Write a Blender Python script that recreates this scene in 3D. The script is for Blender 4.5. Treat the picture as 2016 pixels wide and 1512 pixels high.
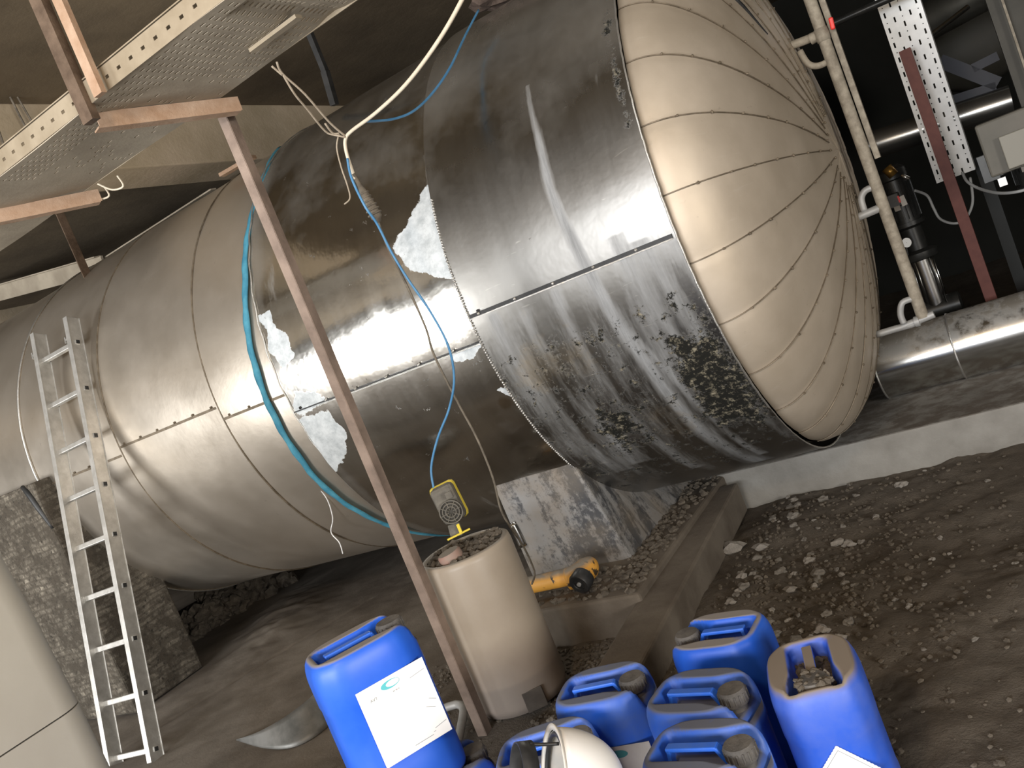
import bpy, math, random
import numpy as np
from mathutils import Vector, Matrix
random.seed(7); RNG = np.random.RandomState(7)
for o in list(bpy.data.objects): bpy.data.objects.remove(o)
S = bpy.context.scene; COL = S.collection

# ------------------------------------------------------------------ camera
FPX, ROLL, PITCH, YAW = 1738.9, .3823, .0875, .5504
_F = Vector((-math.sin(YAW), math.cos(YAW), 0)); _R = Vector((math.cos(YAW), math.sin(YAW), 0)); _Z = Vector((0, 0, 1))
CF = _F * math.cos(PITCH) - _Z * math.sin(PITCH); _U = _Z * math.cos(PITCH) + _F * math.sin(PITCH)
CX = _R * math.cos(ROLL) - _U * math.sin(ROLL); CU = _R * math.sin(ROLL) + _U * math.cos(ROLL)
cd = bpy.data.cameras.new('camera'); cam = bpy.data.objects.new('camera', cd); COL.objects.link(cam)
cd.sensor_width = 36; cd.lens = FPX / 2016 * 36; cd.clip_start = .05; cd.clip_end = 100
M = Matrix.Identity(4)
for i in range(3): M[i][0] = CX[i]; M[i][1] = CU[i]; M[i][2] = -CF[i]
cam.matrix_world = M; S.camera = cam

# ------------------------------------------------------------------ light
S.view_settings.view_transform = 'Standard'; S.view_settings.look = 'None'; S.view_settings.gamma = 1
S.view_settings.use_curve_mapping = False; S.view_settings.exposure = 0.0
W = bpy.data.worlds.new('world'); S.world = W; W.use_nodes = True
W.node_tree.nodes['Background'].inputs[0].default_value = (.62, .72, .85, 1); W.node_tree.nodes['Background'].inputs[1].default_value = 1.2
def area(name, loc, rot, sx, sy, power, color):
    l = bpy.data.lights.new(name, 'AREA'); l.shape = 'RECTANGLE'; l.size = sx; l.size_y = sy; l.energy = power; l.color = color
    o = bpy.data.objects.new(name, l); COL.objects.link(o); o.location = loc; o.rotation_euler = rot; return o
R90 = math.radians(90)
# daylight entering through the big doorway and the strip window in the wall behind the camera, and an added fill light from the unseen right side
area('doorway_daylight', (-8.1, -4.75, -.40), (R90, 0, 0), 3.0, 2.2, 640, (1, .985, .96))
area('window_daylight', (-1.6, -4.75, .45), (R90, 0, 0), 5.4, 1.3, 560, (.97, .98, 1))
area('side_fill_light', (6.15, -2.9, .35), (R90, 0, R90), 2.6, 1.4, 560, (1, .94, .86))
# warm fill light added high behind the camera, out of view
def point(name, loc, power, color, rad):
    l = bpy.data.lights.new(name, 'POINT'); l.energy = power; l.color = color; l.shadow_soft_size = rad
    o = bpy.data.objects.new(name, l); COL.objects.link(o); o.location = loc; return o
point('warm_fill_light', (-.6, -.7, 1.25), 120, (1, .74, .48), .2)

# ------------------------------------------------------------------ helpers
ORG = {}
def P(x, y, Y=None, X=None, Z=None, r=None, D=None):
    """point of the place seen along a sight line, at a given depth plane / height / tank radius"""
    d = CX * (x - 1008) - CU * (y - 756) + CF * FPX
    if Y is not None: return d * (Y / d.y)
    if X is not None: return d * (X / d.x)
    if Z is not None: return d * (Z / d.z)
    if D is not None: return d * (D / FPX)
    a = d.y**2 + d.z**2; b = -2 * (d.y * TY + d.z * TZ); c = TY**2 + TZ**2 - r * r
    return d * ((-b - math.sqrt(max(0, b * b - 4 * a * c))) / (2 * a))
TY, TZ, TR = 4.542, .082, 1.30      # tank axis and radius
FL = -1.55                          # floor level
def cyl_pt(x, deg, r):
    a = math.radians(deg); return Vector((x, TY - r * math.cos(a), TZ + r * math.sin(a)))

def nmat(name):
    m = bpy.data.materials.new(name); m.use_nodes = True; nt = m.node_tree
    return m, nt, nt.nodes['Principled BSDF']
def N(nt, t, **k):
    n = nt.nodes.new(t)
    for a, v in k.items():
        if a.startswith('i_'): n.inputs[a[2:].replace('_', ' ')].default_value = v
        else: setattr(n, a, v)
    return n
def ramp(nt, src, p0, p1, c0=(0, 0, 0, 1), c1=(1, 1, 1, 1)):
    r = nt.nodes.new('ShaderNodeValToRGB'); e = r.color_ramp.elements
    e[0].position = p0; e[1].position = p1; e[0].color = c0; e[1].color = c1
    nt.links.new(src, r.inputs[0]); return r.outputs[0]
def mixc(nt, f, a, b):
    m = nt.nodes.new('ShaderNodeMix'); m.data_type = 'RGBA'
    for s, v in ((0, f), (6, a), (7, b)):
        if hasattr(v, 'is_linked') or isinstance(v, bpy.types.NodeSocket): nt.links.new(v, m.inputs[s])
        else: m.inputs[s].default_value = v if s == 0 else (*v[:3], 1)
    return m.outputs[2]
def math_(nt, op, a, b=None, clamp=False):
    m = nt.nodes.new('ShaderNodeMath'); m.operation = op; m.use_clamp = clamp
    for i, v in ((0, a), (1, b)):
        if v is None: continue
        if isinstance(v, bpy.types.NodeSocket): nt.links.new(v, m.inputs[i])
        else: m.inputs[i].default_value = v
    return m.outputs[0]
def noise(nt, scale, detail=4, rough=.55, coord='Object', stretch=None, dist=0):
    tc = nt.nodes.new('ShaderNodeTexCoord'); n = nt.nodes.new('ShaderNodeTexNoise')
    n.inputs['Scale'].default_value = scale; n.inputs['Detail'].default_value = detail; n.inputs['Roughness'].default_value = rough
    n.inputs['Distortion'].default_value = dist
    src = tc.outputs[coord]
    if stretch:
        mp = nt.nodes.new('ShaderNodeMapping'); mp.inputs['Scale'].default_value = stretch
        nt.links.new(src, mp.inputs[0]); src = mp.outputs[0]
    nt.links.new(src, n.inputs['Vector']); return n.outputs[0]
def upmask(nt, lo, hi):
    g = nt.nodes.new('ShaderNodeNewGeometry'); s = nt.nodes.new('ShaderNodeSeparateXYZ'); nt.links.new(g.outputs['Normal'], s.inputs[0])
    return ramp(nt, s.outputs[2], lo, hi)
def bump(nt, b, h, strength=.4, dist=.01):
    n = nt.nodes.new('ShaderNodeBump'); n.inputs['Strength'].default_value = strength; n.inputs['Distance'].default_value = dist
    nt.links.new(h, n.inputs['Height']); nt.links.new(n.outputs[0], b.inputs['Normal'])
def mk(name, c1, c2=None, scale=6, rough=.6, metal=0, bmp=0, bscale=40, bd=.01, dust=None, dust_c=(.17, .145, .12), det=5, pos=(.35, .65), spec=.5):
    m, nt, b = nmat(name); c2 = c2 or c1
    f = ramp(nt, noise(nt, scale, det, .6), *pos); c = mixc(nt, f, c1, c2); r = None
    if dust:
        d = math_(nt, 'MULTIPLY', upmask(nt, dust[0], dust[1]), ramp(nt, noise(nt, 9, 6, .65), .5 - dust[2], .62 - dust[2] * .5), True)
        c = mixc(nt, d, c, dust_c)
        r = math_(nt, 'ADD', math_(nt, 'MULTIPLY', d, .9 - rough), rough); nt.links.new(r, b.inputs['Roughness'])
        nt.links.new(math_(nt, 'MULTIPLY', math_(nt, 'SUBTRACT', 1, d), metal), b.inputs['Metallic'])
    else:
        b.inputs['Roughness'].default_value = rough; b.inputs['Metallic'].default_value = metal
    b.inputs['Specular IOR Level'].default_value = spec
    nt.links.new(c, b.inputs['Base Color'])
    if bmp: bump(nt, b, noise(nt, bscale, 6, .7), bmp, bd)
    return m

class MB:
    def __init__(s): s.v = []; s.f = []; s.mi = []
    def add(s, vs, fs, mi=0):
        o = len(s.v); s.v += [tuple(v) for v in vs]; s.f += [tuple(i + o for i in f) for f in fs]; s.mi += [mi] * len(fs); return s
    def box(s, c, size, rot=None, taper=1, mi=0):
        c = Vector(c); R = rot or Matrix.Identity(3); vs = []
        for z in (-.5, .5):
            t = taper if z > 0 else 1
            for x, y in ((-.5, -.5), (.5, -.5), (.5, .5), (-.5, .5)): vs.append(c + R @ Vector((x * size[0] * t, y * size[1] * t, z * size[2])))
        return s.add(vs, [(3, 2, 1, 0), (4, 5, 6, 7), (0, 1, 5, 4), (1, 2, 6, 5), (2, 3, 7, 6), (3, 0, 4, 7)], mi)
    def bar(s, a, b, w, h, up=(0, 0, 1)):
        a = Vector(a); b = Vector(b); d = (b - a); L = d.length; d.normalize(); u = Vector(up); x = u.cross(d)
        if x.length < 1e-4: x = Vector((1, 0, 0)).cross(d)
        x.normalize(); u = d.cross(x); R = Matrix((x, u, d)).transposed()
        return s.box((a + b) / 2, (w, h, L), R)
    def tube(s, pts, r, n=10, caps=True, smooth=0):
        pts = [Vector(p) for p in pts]
        n0 = len(pts)
        if smooth: pts = catmull(pts, smooth)
        k = len(pts); rs = list(np.interp(np.linspace(0, n0 - 1, k), range(n0), r)) if isinstance(r, (list, tuple)) else [r] * k
        vs = []; prev = None
        for i, p in enumerate(pts):
            t = (pts[min(i + 1, k - 1)] - pts[max(i - 1, 0)]).normalized()
            if prev is None: a = Vector((0, 0, 1)).cross(t); a = a if a.length > 1e-3 else Vector((1, 0, 0)).cross(t)
            else: a = prev - t * prev.dot(t)
            a.normalize(); prev = a; b = t.cross(a)
            for j in range(n): q = 2 * math.pi * j / n; vs.append(p + (a * math.cos(q) + b * math.sin(q)) * rs[i])
        fs = [(i * n + j, i * n + (j + 1) % n, (i + 1) * n + (j + 1) % n, (i + 1) * n + j) for i in range(k - 1) for j in range(n)]
        if caps: fs += [tuple(range(n))[::-1], tuple((k - 1) * n + j for j in range(n))]
        return s.add(vs, fs)
    def lathe(s, prof, c=(0, 0, 0), axis=(0, 0, 1), n=32, caps=True):
        c = Vector(c); q = Vector((0, 0, 1)).rotation_difference(Vector(axis)).to_matrix(); vs = []
        for r, z in prof:
            for j in range(n): a = 2 * math.pi * j / n; vs.append(c + q @ Vector((r * math.cos(a), r * math.sin(a), z)))
        k = len(prof)
        fs = [(i * n + j, i * n + (j + 1) % n, (i + 1) * n + (j + 1) % n, (i + 1) * n + j) for i in range(k - 1) for j in range(n)]
        if caps: fs += [tuple(range(n))[::-1], tuple((k - 1) * n + j for j in range(n))]
        return s.add(vs, fs)
    def blob(s, c, r, seed=0, sub=2, sq=(1, 1, 1), amp=.35):
        vs, fs = ICO[sub]; c = Vector(c); g = random.Random(seed); ph = [g.uniform(0, 6) for _ in range(6)]
        out = []
        for v in vs:
            k = 1 + amp * (math.sin(v.x * 3 + ph[0]) * math.sin(v.y * 3.4 + ph[1]) + .5 * math.sin(v.z * 6 + ph[2]) * math.sin(v.x * 7 + ph[3]) + g.uniform(-.18, .18))
            out.append(c + Vector((v.x * sq[0], v.y * sq[1], v.z * sq[2])) * r * k)
        return s.add(out, fs)
    def build(s, name, mat, parent=None, smooth=False, bevel=0, sub=0, org=None, solid=0, auto=None):
        off = Vector(ORG.get(parent.name, (0, 0, 0))) if parent else Vector(org or (0, 0, 0))
        me = bpy.data.meshes.new(name); me.from_pydata([tuple(Vector(v) - off) for v in s.v], [], s.f)
        for m in (mat if isinstance(mat, (list, tuple)) else [mat]): me.materials.append(m)
        if any(s.mi): me.polygons.foreach_set('material_index', s.mi)
        if smooth: me.polygons.foreach_set('use_smooth', [True] * len(me.polygons))
        me.update(); o = bpy.data.objects.new(name, me); COL.objects.link(o)
        if parent: o.parent = parent
        elif org: o.location = org
        ORG[o.name] = tuple(off)
        if bevel: b = o.modifiers.new('bevel', 'BEVEL'); b.width = bevel; b.segments = 2; b.limit_method = 'ANGLE'
        if sub: b = o.modifiers.new('sub', 'SUBSURF'); b.levels = sub; b.render_levels = sub
        if solid: b = o.modifiers.new('sol', 'SOLIDIFY'); b.thickness = solid; b.offset = 0
        if auto:
            import bmesh
            bm = bmesh.new(); bm.from_mesh(me)
            for e in bm.edges:
                if len(e.link_faces) == 2 and e.calc_face_angle(0) > math.radians(auto): e.smooth = False
            for f in bm.faces: f.smooth = True
            bm.to_mesh(me); bm.free()
        return o
def ico_data(sub):
    import bmesh
    bm = bmesh.new(); bmesh.ops.create_icosphere(bm, subdivisions=sub, radius=1)
    vs = [v.co.copy() for v in bm.verts]; fs = [tuple(v.index for v in f.verts) for f in bm.faces]; bm.free(); return vs, fs
ICO = {i: ico_data(i) for i in (1, 2, 3)}
def catmull(p, k):
    out = []
    for i in range(len(p) - 1):
        a, b, c, d = p[max(i - 1, 0)], p[i], p[i + 1], p[min(i + 2, len(p) - 1)]
        for j in range(k):
            t = j / k; out.append(.5 * ((2 * b) + (c - a) * t + (2 * a - 5 * b + 4 * c - d) * t * t + (3 * b - a - 3 * c + d) * t**3))
    return out + [p[-1]]
def empty(name, loc, rz=0):
    o = bpy.data.objects.new(name, None); COL.objects.link(o); o.location = loc; o.rotation_euler = (0, 0, rz); o.empty_display_size = .1
    ORG[o.name] = tuple(loc); return o
def tag(o, label, cat, group=None):
    o['label'] = label; o['category'] = cat
    if group: o['group'] = group
    return o
def struct(o): o['kind'] = 'structure'; return o
def copy_tree(o, parent=None):
    c = o.copy(); COL.objects.link(c)
    if parent: c.parent = parent
    for ch in list(o.children): copy_tree(ch, c)
    return c
def vnoise(x, y, scale, seed):
    g = np.random.RandomState(seed).rand(256, 256); x = x * scale + 300; y = y * scale + 300
    xi = np.floor(x).astype(int); yi = np.floor(y).astype(int); fx = x - xi; fy = y - yi
    fx = fx * fx * (3 - 2 * fx); fy = fy * fy * (3 - 2 * fy); q = lambda a, b: g[a % 256, b % 256]
    return (q(xi, yi) * (1 - fx) + q(xi + 1, yi) * fx) * (1 - fy) + (q(xi, yi + 1) * (1 - fx) + q(xi + 1, yi + 1) * fx) * fy - .5
def fbm(x, y, scale, seed, octv=5, g=.55):
    s = 0; a = 1
    for i in range(octv): s = s + a * vnoise(x, y, scale * 2**i, seed + i); a *= g
    return s
def grid_obj(name, X, Y, Z, mat, parent=None, uv=None, attrs=None, solid=0, org=None, closed=False):
    h, w = X.shape; off = np.array(ORG.get(parent.name, (0, 0, 0)) if parent else (org or (0, 0, 0)))
    co = np.stack([X, Y, Z], -1).reshape(-1, 3) - off
    i = np.arange((h - 1) * (w - 1)); r, c = i // (w - 1), i % (w - 1); a = r * w + c
    F = np.stack([a, a + 1, a + w + 1, a + w], -1)
    me = bpy.data.meshes.new(name); me.vertices.add(len(co)); me.vertices.foreach_set('co', co.ravel())
    me.loops.add(F.size); me.loops.foreach_set('vertex_index', F.ravel().astype(np.int32))
    me.polygons.add(len(F)); me.polygons.foreach_set('loop_start', np.arange(0, F.size, 4, dtype=np.int32))
    me.polygons.foreach_set('use_smooth', np.ones(len(F), bool)); me.update(calc_edges=True)
    if uv is not None:
        l = me.uv_layers.new(name='UVMap'); u = np.stack([uv[0].ravel(), uv[1].ravel()], -1)[F.ravel()]; l.data.foreach_set('uv', u.ravel().astype(np.float32))
    for k, v in (attrs or {}).items():
        at = me.attributes.new(k, 'FLOAT', 'POINT'); at.data.foreach_set('value', v.ravel().astype(np.float32))
    me.materials.append(mat); o = bpy.data.objects.new(name, me); COL.objects.link(o)
    if parent: o.parent = parent
    elif org is not None: o.location = org
    ORG[o.name] = tuple(off)
    if solid: b = o.modifiers.new('sol', 'SOLIDIFY'); b.thickness = solid; b.offset = 0
    return o

# ------------------------------------------------------------------ materials
def dirt_mat():
    m, nt, b = nmat('dirt_ground')
    n1 = noise(nt, 1.3, 8, .62); n2 = noise(nt, 14, 8, .7); n3 = noise(nt, 90, 5, .7)
    c = mixc(nt, ramp(nt, n1, .35, .65), (.115, .092, .068), (.19, .165, .135))
    c = mixc(nt, ramp(nt, n2, .3, .7), mixc(nt, .55, c, (.05, .042, .032)), c)
    c = mixc(nt, ramp(nt, n3, .70, .82), c, (.22, .20, .17))
    tc = nt.nodes.new('ShaderNodeTexCoord'); s = nt.nodes.new('ShaderNodeSeparateXYZ'); nt.links.new(tc.outputs['Object'], s.inputs[0])
    left = ramp(nt, math_(nt, 'MULTIPLY', math_(nt, 'ADD', s.outputs[0], math_(nt, 'MULTIPLY', n1, .8)), -.2), .44, .56)
    cc = mixc(nt, ramp(nt, noise(nt, 2.2, 7, .6), .35, .7), (.13, .108, .085), (.25, .22, .185))
    c = mixc(nt, left, c, cc)
    nt.links.new(c, b.inputs['Base Color']); b.inputs['Roughness'].default_value = .93
    h = math_(nt, 'ADD', math_(nt, 'MULTIPLY', n2, .8), math_(nt, 'MULTIPLY', n3, .5))
    h = math_(nt, 'MULTIPLY', h, math_(nt, 'SUBTRACT', 1.15, left)); bump(nt, b, h, .75, .02); return m
def jacket_mat():
    m, nt, b = nmat('dirty_polished_sheet')
    def at(n): a = nt.nodes.new('ShaderNodeAttribute'); a.attribute_name = n; return a.outputs['Fac']
    st = noise(nt, 1, 8, .68, 'UV', (9, 1.3, 1)); fine = noise(nt, 1, 6, .7, 'UV', (70, 7, 1)); big = noise(nt, 2.2, 5, .6, 'UV')
    spk = noise(nt, 60, 6, .7, 'UV')
    def edge(a, n, w=.55, lo=.46, hi=.56):
        return ramp(nt, math_(nt, 'ADD', at(a), math_(nt, 'MULTIPLY', math_(nt, 'SUBTRACT', n, .5), w)), lo, hi)
    film = edge('film', noise(nt, 9, 8, .65, 'UV'), 1.5, .46, .52)
    chalk = math_(nt, 'MULTIPLY', edge('chalk', st, 2.0, .28, 1.0), .62)
    crust = edge('crust', noise(nt, 13, 10, .82, 'UV'), 3.0, .50, .60)
    veil = edge('veil', big, 1.2, .15, .95)
    tan = math_(nt, 'MULTIPLY', edge('tan', noise(nt, 6, 6, .7, 'UV'), 1.6, .35, .8), .6)
    scr = math_(nt, 'MULTIPLY', ramp(nt, noise(nt, 1, 4, .6, 'UV', (5, 46, 1), .6), .68, .74), .35)
    spd = ramp(nt, spk, .70, .76)
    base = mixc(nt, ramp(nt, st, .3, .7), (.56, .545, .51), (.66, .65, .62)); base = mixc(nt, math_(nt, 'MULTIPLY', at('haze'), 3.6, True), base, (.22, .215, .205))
    c = mixc(nt, math_(nt, 'MULTIPLY', veil, .55), base, (.27, .235, .175))
    c = mixc(nt, chalk, c, mixc(nt, ramp(nt, fine, .3, .7), (.21, .225, .24), (.46, .48, .50)))
    c = mixc(nt, tan, c, (.40, .32, .21))
    c = mixc(nt, film, c, mixc(nt, ramp(nt, noise(nt, 16, 7, .7, 'UV'), .35, .6), (.42, .46, .48), (.66, .70, .72)))
    crc = mixc(nt, ramp(nt, noise(nt, 30, 7, .8, 'UV'), .52, .68), (.018, .018, .016), (.38, .34, .25))
    c = mixc(nt, crust, c, crc); c = mixc(nt, math_(nt, 'MAXIMUM', scr, math_(nt, 'MULTIPLY', spd, .5)), c, (.72, .70, .64))
    nt.links.new(c, b.inputs['Base Color'])
    nt.links.new(math_(nt, 'SUBTRACT', .5, math_(nt, 'MULTIPLY', crust, .45)), b.inputs['Specular IOR Level'])
    solid = math_(nt, 'MAXIMUM', math_(nt, 'MAXIMUM', math_(nt, 'MULTIPLY', film, .8), crust), math_(nt, 'MAXIMUM', math_(nt, 'MULTIPLY', chalk, .95), math_(nt, 'MULTIPLY', veil, .35)), True)
    nt.links.new(math_(nt, 'SUBTRACT', 1, math_(nt, 'MULTIPLY', solid, .95), True), b.inputs['Metallic'])
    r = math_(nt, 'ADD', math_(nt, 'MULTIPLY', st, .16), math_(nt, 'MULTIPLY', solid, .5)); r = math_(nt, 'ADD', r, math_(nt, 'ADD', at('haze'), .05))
    nt.links.new(r, b.inputs['Roughness'])
    bump(nt, b, math_(nt, 'ADD', math_(nt, 'MULTIPLY', big, 1.0), math_(nt, 'MULTIPLY', crust, math_(nt, 'MULTIPLY', spk, 1.5))), .28, .012); return m
def clad_mat(name, c1, c2, rough=.42, metal=.75, scale=2.5):
    m, nt, b = nmat(name)
    n = noise(nt, scale, 6, .6); st = noise(nt, 1, 6, .7, 'UV', (3, 22, 1)); bl = noise(nt, 26, 6, .7)
    c = mixc(nt, ramp(nt, n, .35, .7), c1, c2); c = mixc(nt, ramp(nt, bl, .64, .8), c, tuple(v * .72 for v in c1))
    c = mixc(nt, math_(nt, 'MULTIPLY', ramp(nt, st, .6, .8), .25), c, (.75, .72, .66))
    nt.links.new(c, b.inputs['Base Color']); b.inputs['Metallic'].default_value = metal
    nt.links.new(math_(nt, 'ADD', math_(nt, 'MULTIPLY', n, .22), rough - .1), b.inputs['Roughness'])
    bump(nt, b, n, .25, .012); return m
M_dirt = dirt_mat(); M_jacket = jacket_mat()
M_clad = clad_mat('dull_aluminium_cladding', (.55, .495, .42), (.63, .575, .50), .36, .82)
M_dome = clad_mat('dusty_aluminium_head', (.50, .425, .33), (.60, .52, .42), .55, .45)
M_conc = mk('concrete', (.20, .19, .17), (.31, .30, .275), 3, .9, 0, .4, 30, dust=(.8, .97, .1), dust_c=(.14, .12, .1))
M_ceil = mk('brown_concrete_ceiling', (.10, .075, .045), (.17, .13, .08), 1.6, .9, 0, .3, 12)
M_beam = mk('concrete_beam', (.38, .31, .21), (.50, .41, .30), 2.5, .9, 0, .3, 20)
M_wall = mk('soot_dark_wall', (.07, .062, .05), (.12, .108, .09), 1.2, .9, 0, .3, 8)
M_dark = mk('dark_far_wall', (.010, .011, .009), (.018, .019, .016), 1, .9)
M_seam = mk('dark_seam', (.12, .095, .065), (.22, .18, .13), 20, .6, .4)
M_rivet = mk('rivet_steel', (.10, .085, .065), (.16, .13, .1), 30, .5, .6)
M_lip = mk('bright_sheet_edge', (.72, .72, .70), (.6, .58, .54), 40, .3, .85, .4, 160)
M_strap = mk('blue_webbing', (.035, .20, .30), (.08, .32, .43), 12, .8, 0, .3, 160, pos=(.4, .7))
M_alu = mk('scuffed_aluminium', (.52, .51, .48), (.68, .67, .64), 18, .42, .7, .15, 60)
M_rust = mk('rusty_painted_steel', (.36, .225, .14), (.50, .36, .26), 14, .75, .2, .25, 60, pos=(.3, .7))
M_rustd = mk('rusty_dark_steel', (.085, .055, .035), (.16, .11, .075), 16, .8, .2, .3, 60)
M_post = mk('grey_rusty_angle', (.20, .15, .12), (.34, .26, .21), 7, .65, .35, .2, 60)
M_tray = mk('dusty_galvanised_tray', (.33, .285, .22), (.46, .405, .32), 4, .7, .25, .15, 60)
M_flange = mk('cream_tray_flange', (.27, .22, .15), (.37, .31, .225), 7, .6, .3)
M_wtray = mk('new_galvanised_tray', (.80, .81, .80), (.9, .91, .9), 12, .35, .55)
M_red = mk('oxide_red_primer', (.10, .028, .022), (.13, .04, .03), 20, .65)
M_blue = mk('blue_plastic', (.012, .105, .66), (.03, .14, .72), 5, .42, 0, dust=(.62, .90, .30), dust_c=(.27, .25, .235))
M_blue2 = mk('blue_plastic_dusty', (.012, .105, .62), (.07, .15, .48), 7, .5, 0, dust=(.50, .90, .28), dust_c=(.135, .15, .20))
M_blue3 = mk('blue_plastic_very_dusty', (.018, .10, .62), (.08, .15, .58), 6, .5, 0, dust=(.35, .8, .40), dust_c=(.25, .21, .17))
M_handle = mk('blue_handle_plastic', (.02, .14, .75), (.05, .17, .7), 12, .45)
M_cap = mk('dusty_black_cap', (.07, .066, .062), (.15, .14, .128), 20, .85, 0, .3, 90)
M_paper = mk('white_label_paper', (.86, .86, .85), (.9, .9, .89), 4, .6)
M_paperd = mk('dusty_label_paper', (.34, .32, .29), (.26, .24, .21), 7, .8)
M_teal = mk('teal_print', (.10, .50, .55), None, 1, .6)
M_ink = mk('grey_print', (.30, .32, .33), None, 1, .6)
M_tealD = mk('dark_teal_print', (.03, .15, .15), None, 1, .7)
M_white = mk('white_hard_plastic', (.92, .93, .93), (.94, .94, .94), 3, .3)
M_greyp = mk('grey_inner_plastic', (.55, .53, .49), (.62, .6, .56), 10, .6)
M_black = mk('black_rubber', (.014, .015, .016), (.03, .03, .03), 20, .5)
M_cast = mk('black_cast_iron', (.018, .019, .018), (.03, .03, .028), 20, .38, .3)
M_steel = mk('stainless_steel', (.60, .60, .59), (.66, .66, .65), 10, .2, 1)
M_pipe = mk('bright_pipe_jacket', (.62, .62, .60), (.7, .7, .68), 6, .17, 1, dust=(.25, .85, .16), dust_c=(.17, .155, .13))
M_dpipe = mk('dusty_galvanised_pipe', (.23, .20, .155), (.38, .34, .27), 26, .75, .1, .2, 90)
M_gpipe = mk('grey_pipe', (.34, .34, .33), (.42, .42, .41), 12, .55, .3)
M_redv = mk('red_valve_handle', (.75, .03, .02), None, 5, .45)
M_yellow = mk('yellow_plastic', (.78, .62, .06), (.7, .55, .05), 12, .5)
M_orange = mk('worn_orange_paint', (.05, .035, .02), (.68, .34, .055), 22, .6, dust=(.45, .85, .3), dust_c=(.25, .22, .18), pos=(.38, .42))
M_pumpb = mk('dirty_pump_housing', (.085, .078, .065), (.17, .155, .125), 16, .7, 0, .3, 60)
M_wcable = mk('cream_cable_sheath', (.66, .57, .44), (.72, .64, .5), 20, .6)
M_bcable = mk('blue_cable_sheath', (.05, .19, .38), (.09, .25, .44), 20, .5)
M_dcable = mk('dusty_brown_cable', (.10, .085, .065), (.2, .17, .13), 30, .8)
M_twine = mk('dusty_twine', (.33, .27, .20), (.42, .36, .28), 60, .9, 0, .4, 200)
M_gcable = mk('grey_cable', (.30, .31, .31), None, 5, .5)
M_bluef = mk('dark_blue_frame', (.004, .007, .018), (.006, .01, .025), 5, .5)
M_motor = mk('beige_motor_paint', (.10, .095, .078), (.13, .12, .1), 5, .6)
M_stone = mk('grey_stone', (.15, .135, .115), (.26, .24, .21), 12, .9, 0, .4, 50)
M_stonep = mk('pale_stone', (.22, .20, .175), (.32, .30, .27), 12, .9, 0, .3, 50)
M_clod = mk('dirt_clods', (.075, .062, .048), (.15, .128, .10), 30, .95, 0, .4, 80)
M_vtank = mk('pale_grey_shell', (.42, .40, .35), (.48, .465, .41), 1.6, .55, .0, .06, 9)
def brick_mat():
    m, nt, b = nmat('sooty_brick')
    tc = nt.nodes.new('ShaderNodeTexCoord'); mp = nt.nodes.new('ShaderNodeMapping'); mp.inputs['Rotation'].default_value = (math.radians(90), 0, math.radians(3))
    wn = nt.nodes.new('ShaderNodeTexNoise'); wn.inputs['Scale'].default_value = 5; nt.links.new(tc.outputs['Object'], wn.inputs['Vector']); va = nt.nodes.new('ShaderNodeVectorMath'); va.operation = 'SCALE'; va.inputs['Scale'].default_value = .07; nt.links.new(wn.outputs['Color'], va.inputs[0]); vb = nt.nodes.new('ShaderNodeVectorMath'); nt.links.new(tc.outputs['Object'], vb.inputs[0]); nt.links.new(va.outputs[0], vb.inputs[1])
    nt.links.new(vb.outputs[0], mp.inputs[0]); br = nt.nodes.new('ShaderNodeTexBrick'); nt.links.new(mp.outputs[0], br.inputs[0])
    br.inputs['Scale'].default_value = 1; br.inputs['Brick Width'].default_value = .075; br.inputs['Row Height'].default_value = .038; br.inputs['Mortar Size'].default_value = .007
    n = noise(nt, 10, 9, .75); n2 = noise(nt, 34, 6, .7)
    f = math_(nt, 'MULTIPLY', math_(nt, 'SUBTRACT', 1, math_(nt, 'MULTIPLY', br.outputs['Fac'], .7)), ramp(nt, n, .42, .62))
    c = mixc(nt, f, (.075, .062, .046), (.30, .265, .21)); c = mixc(nt, ramp(nt, n2, .55, .66), c, (.035, .03, .022))
    nt.links.new(c, b.inputs['Base Color']); b.inputs['Roughness'].default_value = .95
    bump(nt, b, math_(nt, 'ADD', f, n), .7, .02); return m
M_brick = brick_mat()
def saddle_mat():
    m, nt, b = nmat('flaking_saddle_cladding')
    st = noise(nt, 1, 8, .7, 'Object', (7, 7, 1.6)); fl = noise(nt, 34, 8, .8); bg = noise(nt, 3.2, 5, .6)
    msk = ramp(nt, math_(nt, 'ADD', math_(nt, 'MULTIPLY', st, .7), math_(nt, 'MULTIPLY', fl, .4)), .50, .57)
    c = mixc(nt, msk, mixc(nt, ramp(nt, bg, .4, .65), (.075, .078, .085), (.15, .13, .105)), mixc(nt, ramp(nt, bg, .35, .65), (.28, .285, .29), (.25, .215, .175)))
    nt.links.new(c, b.inputs['Base Color']); b.inputs['Metallic'].default_value = .15; b.inputs['Roughness'].default_value = .6; bump(nt, b, fl, .3, .006); return m
M_saddle = saddle_mat()

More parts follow.
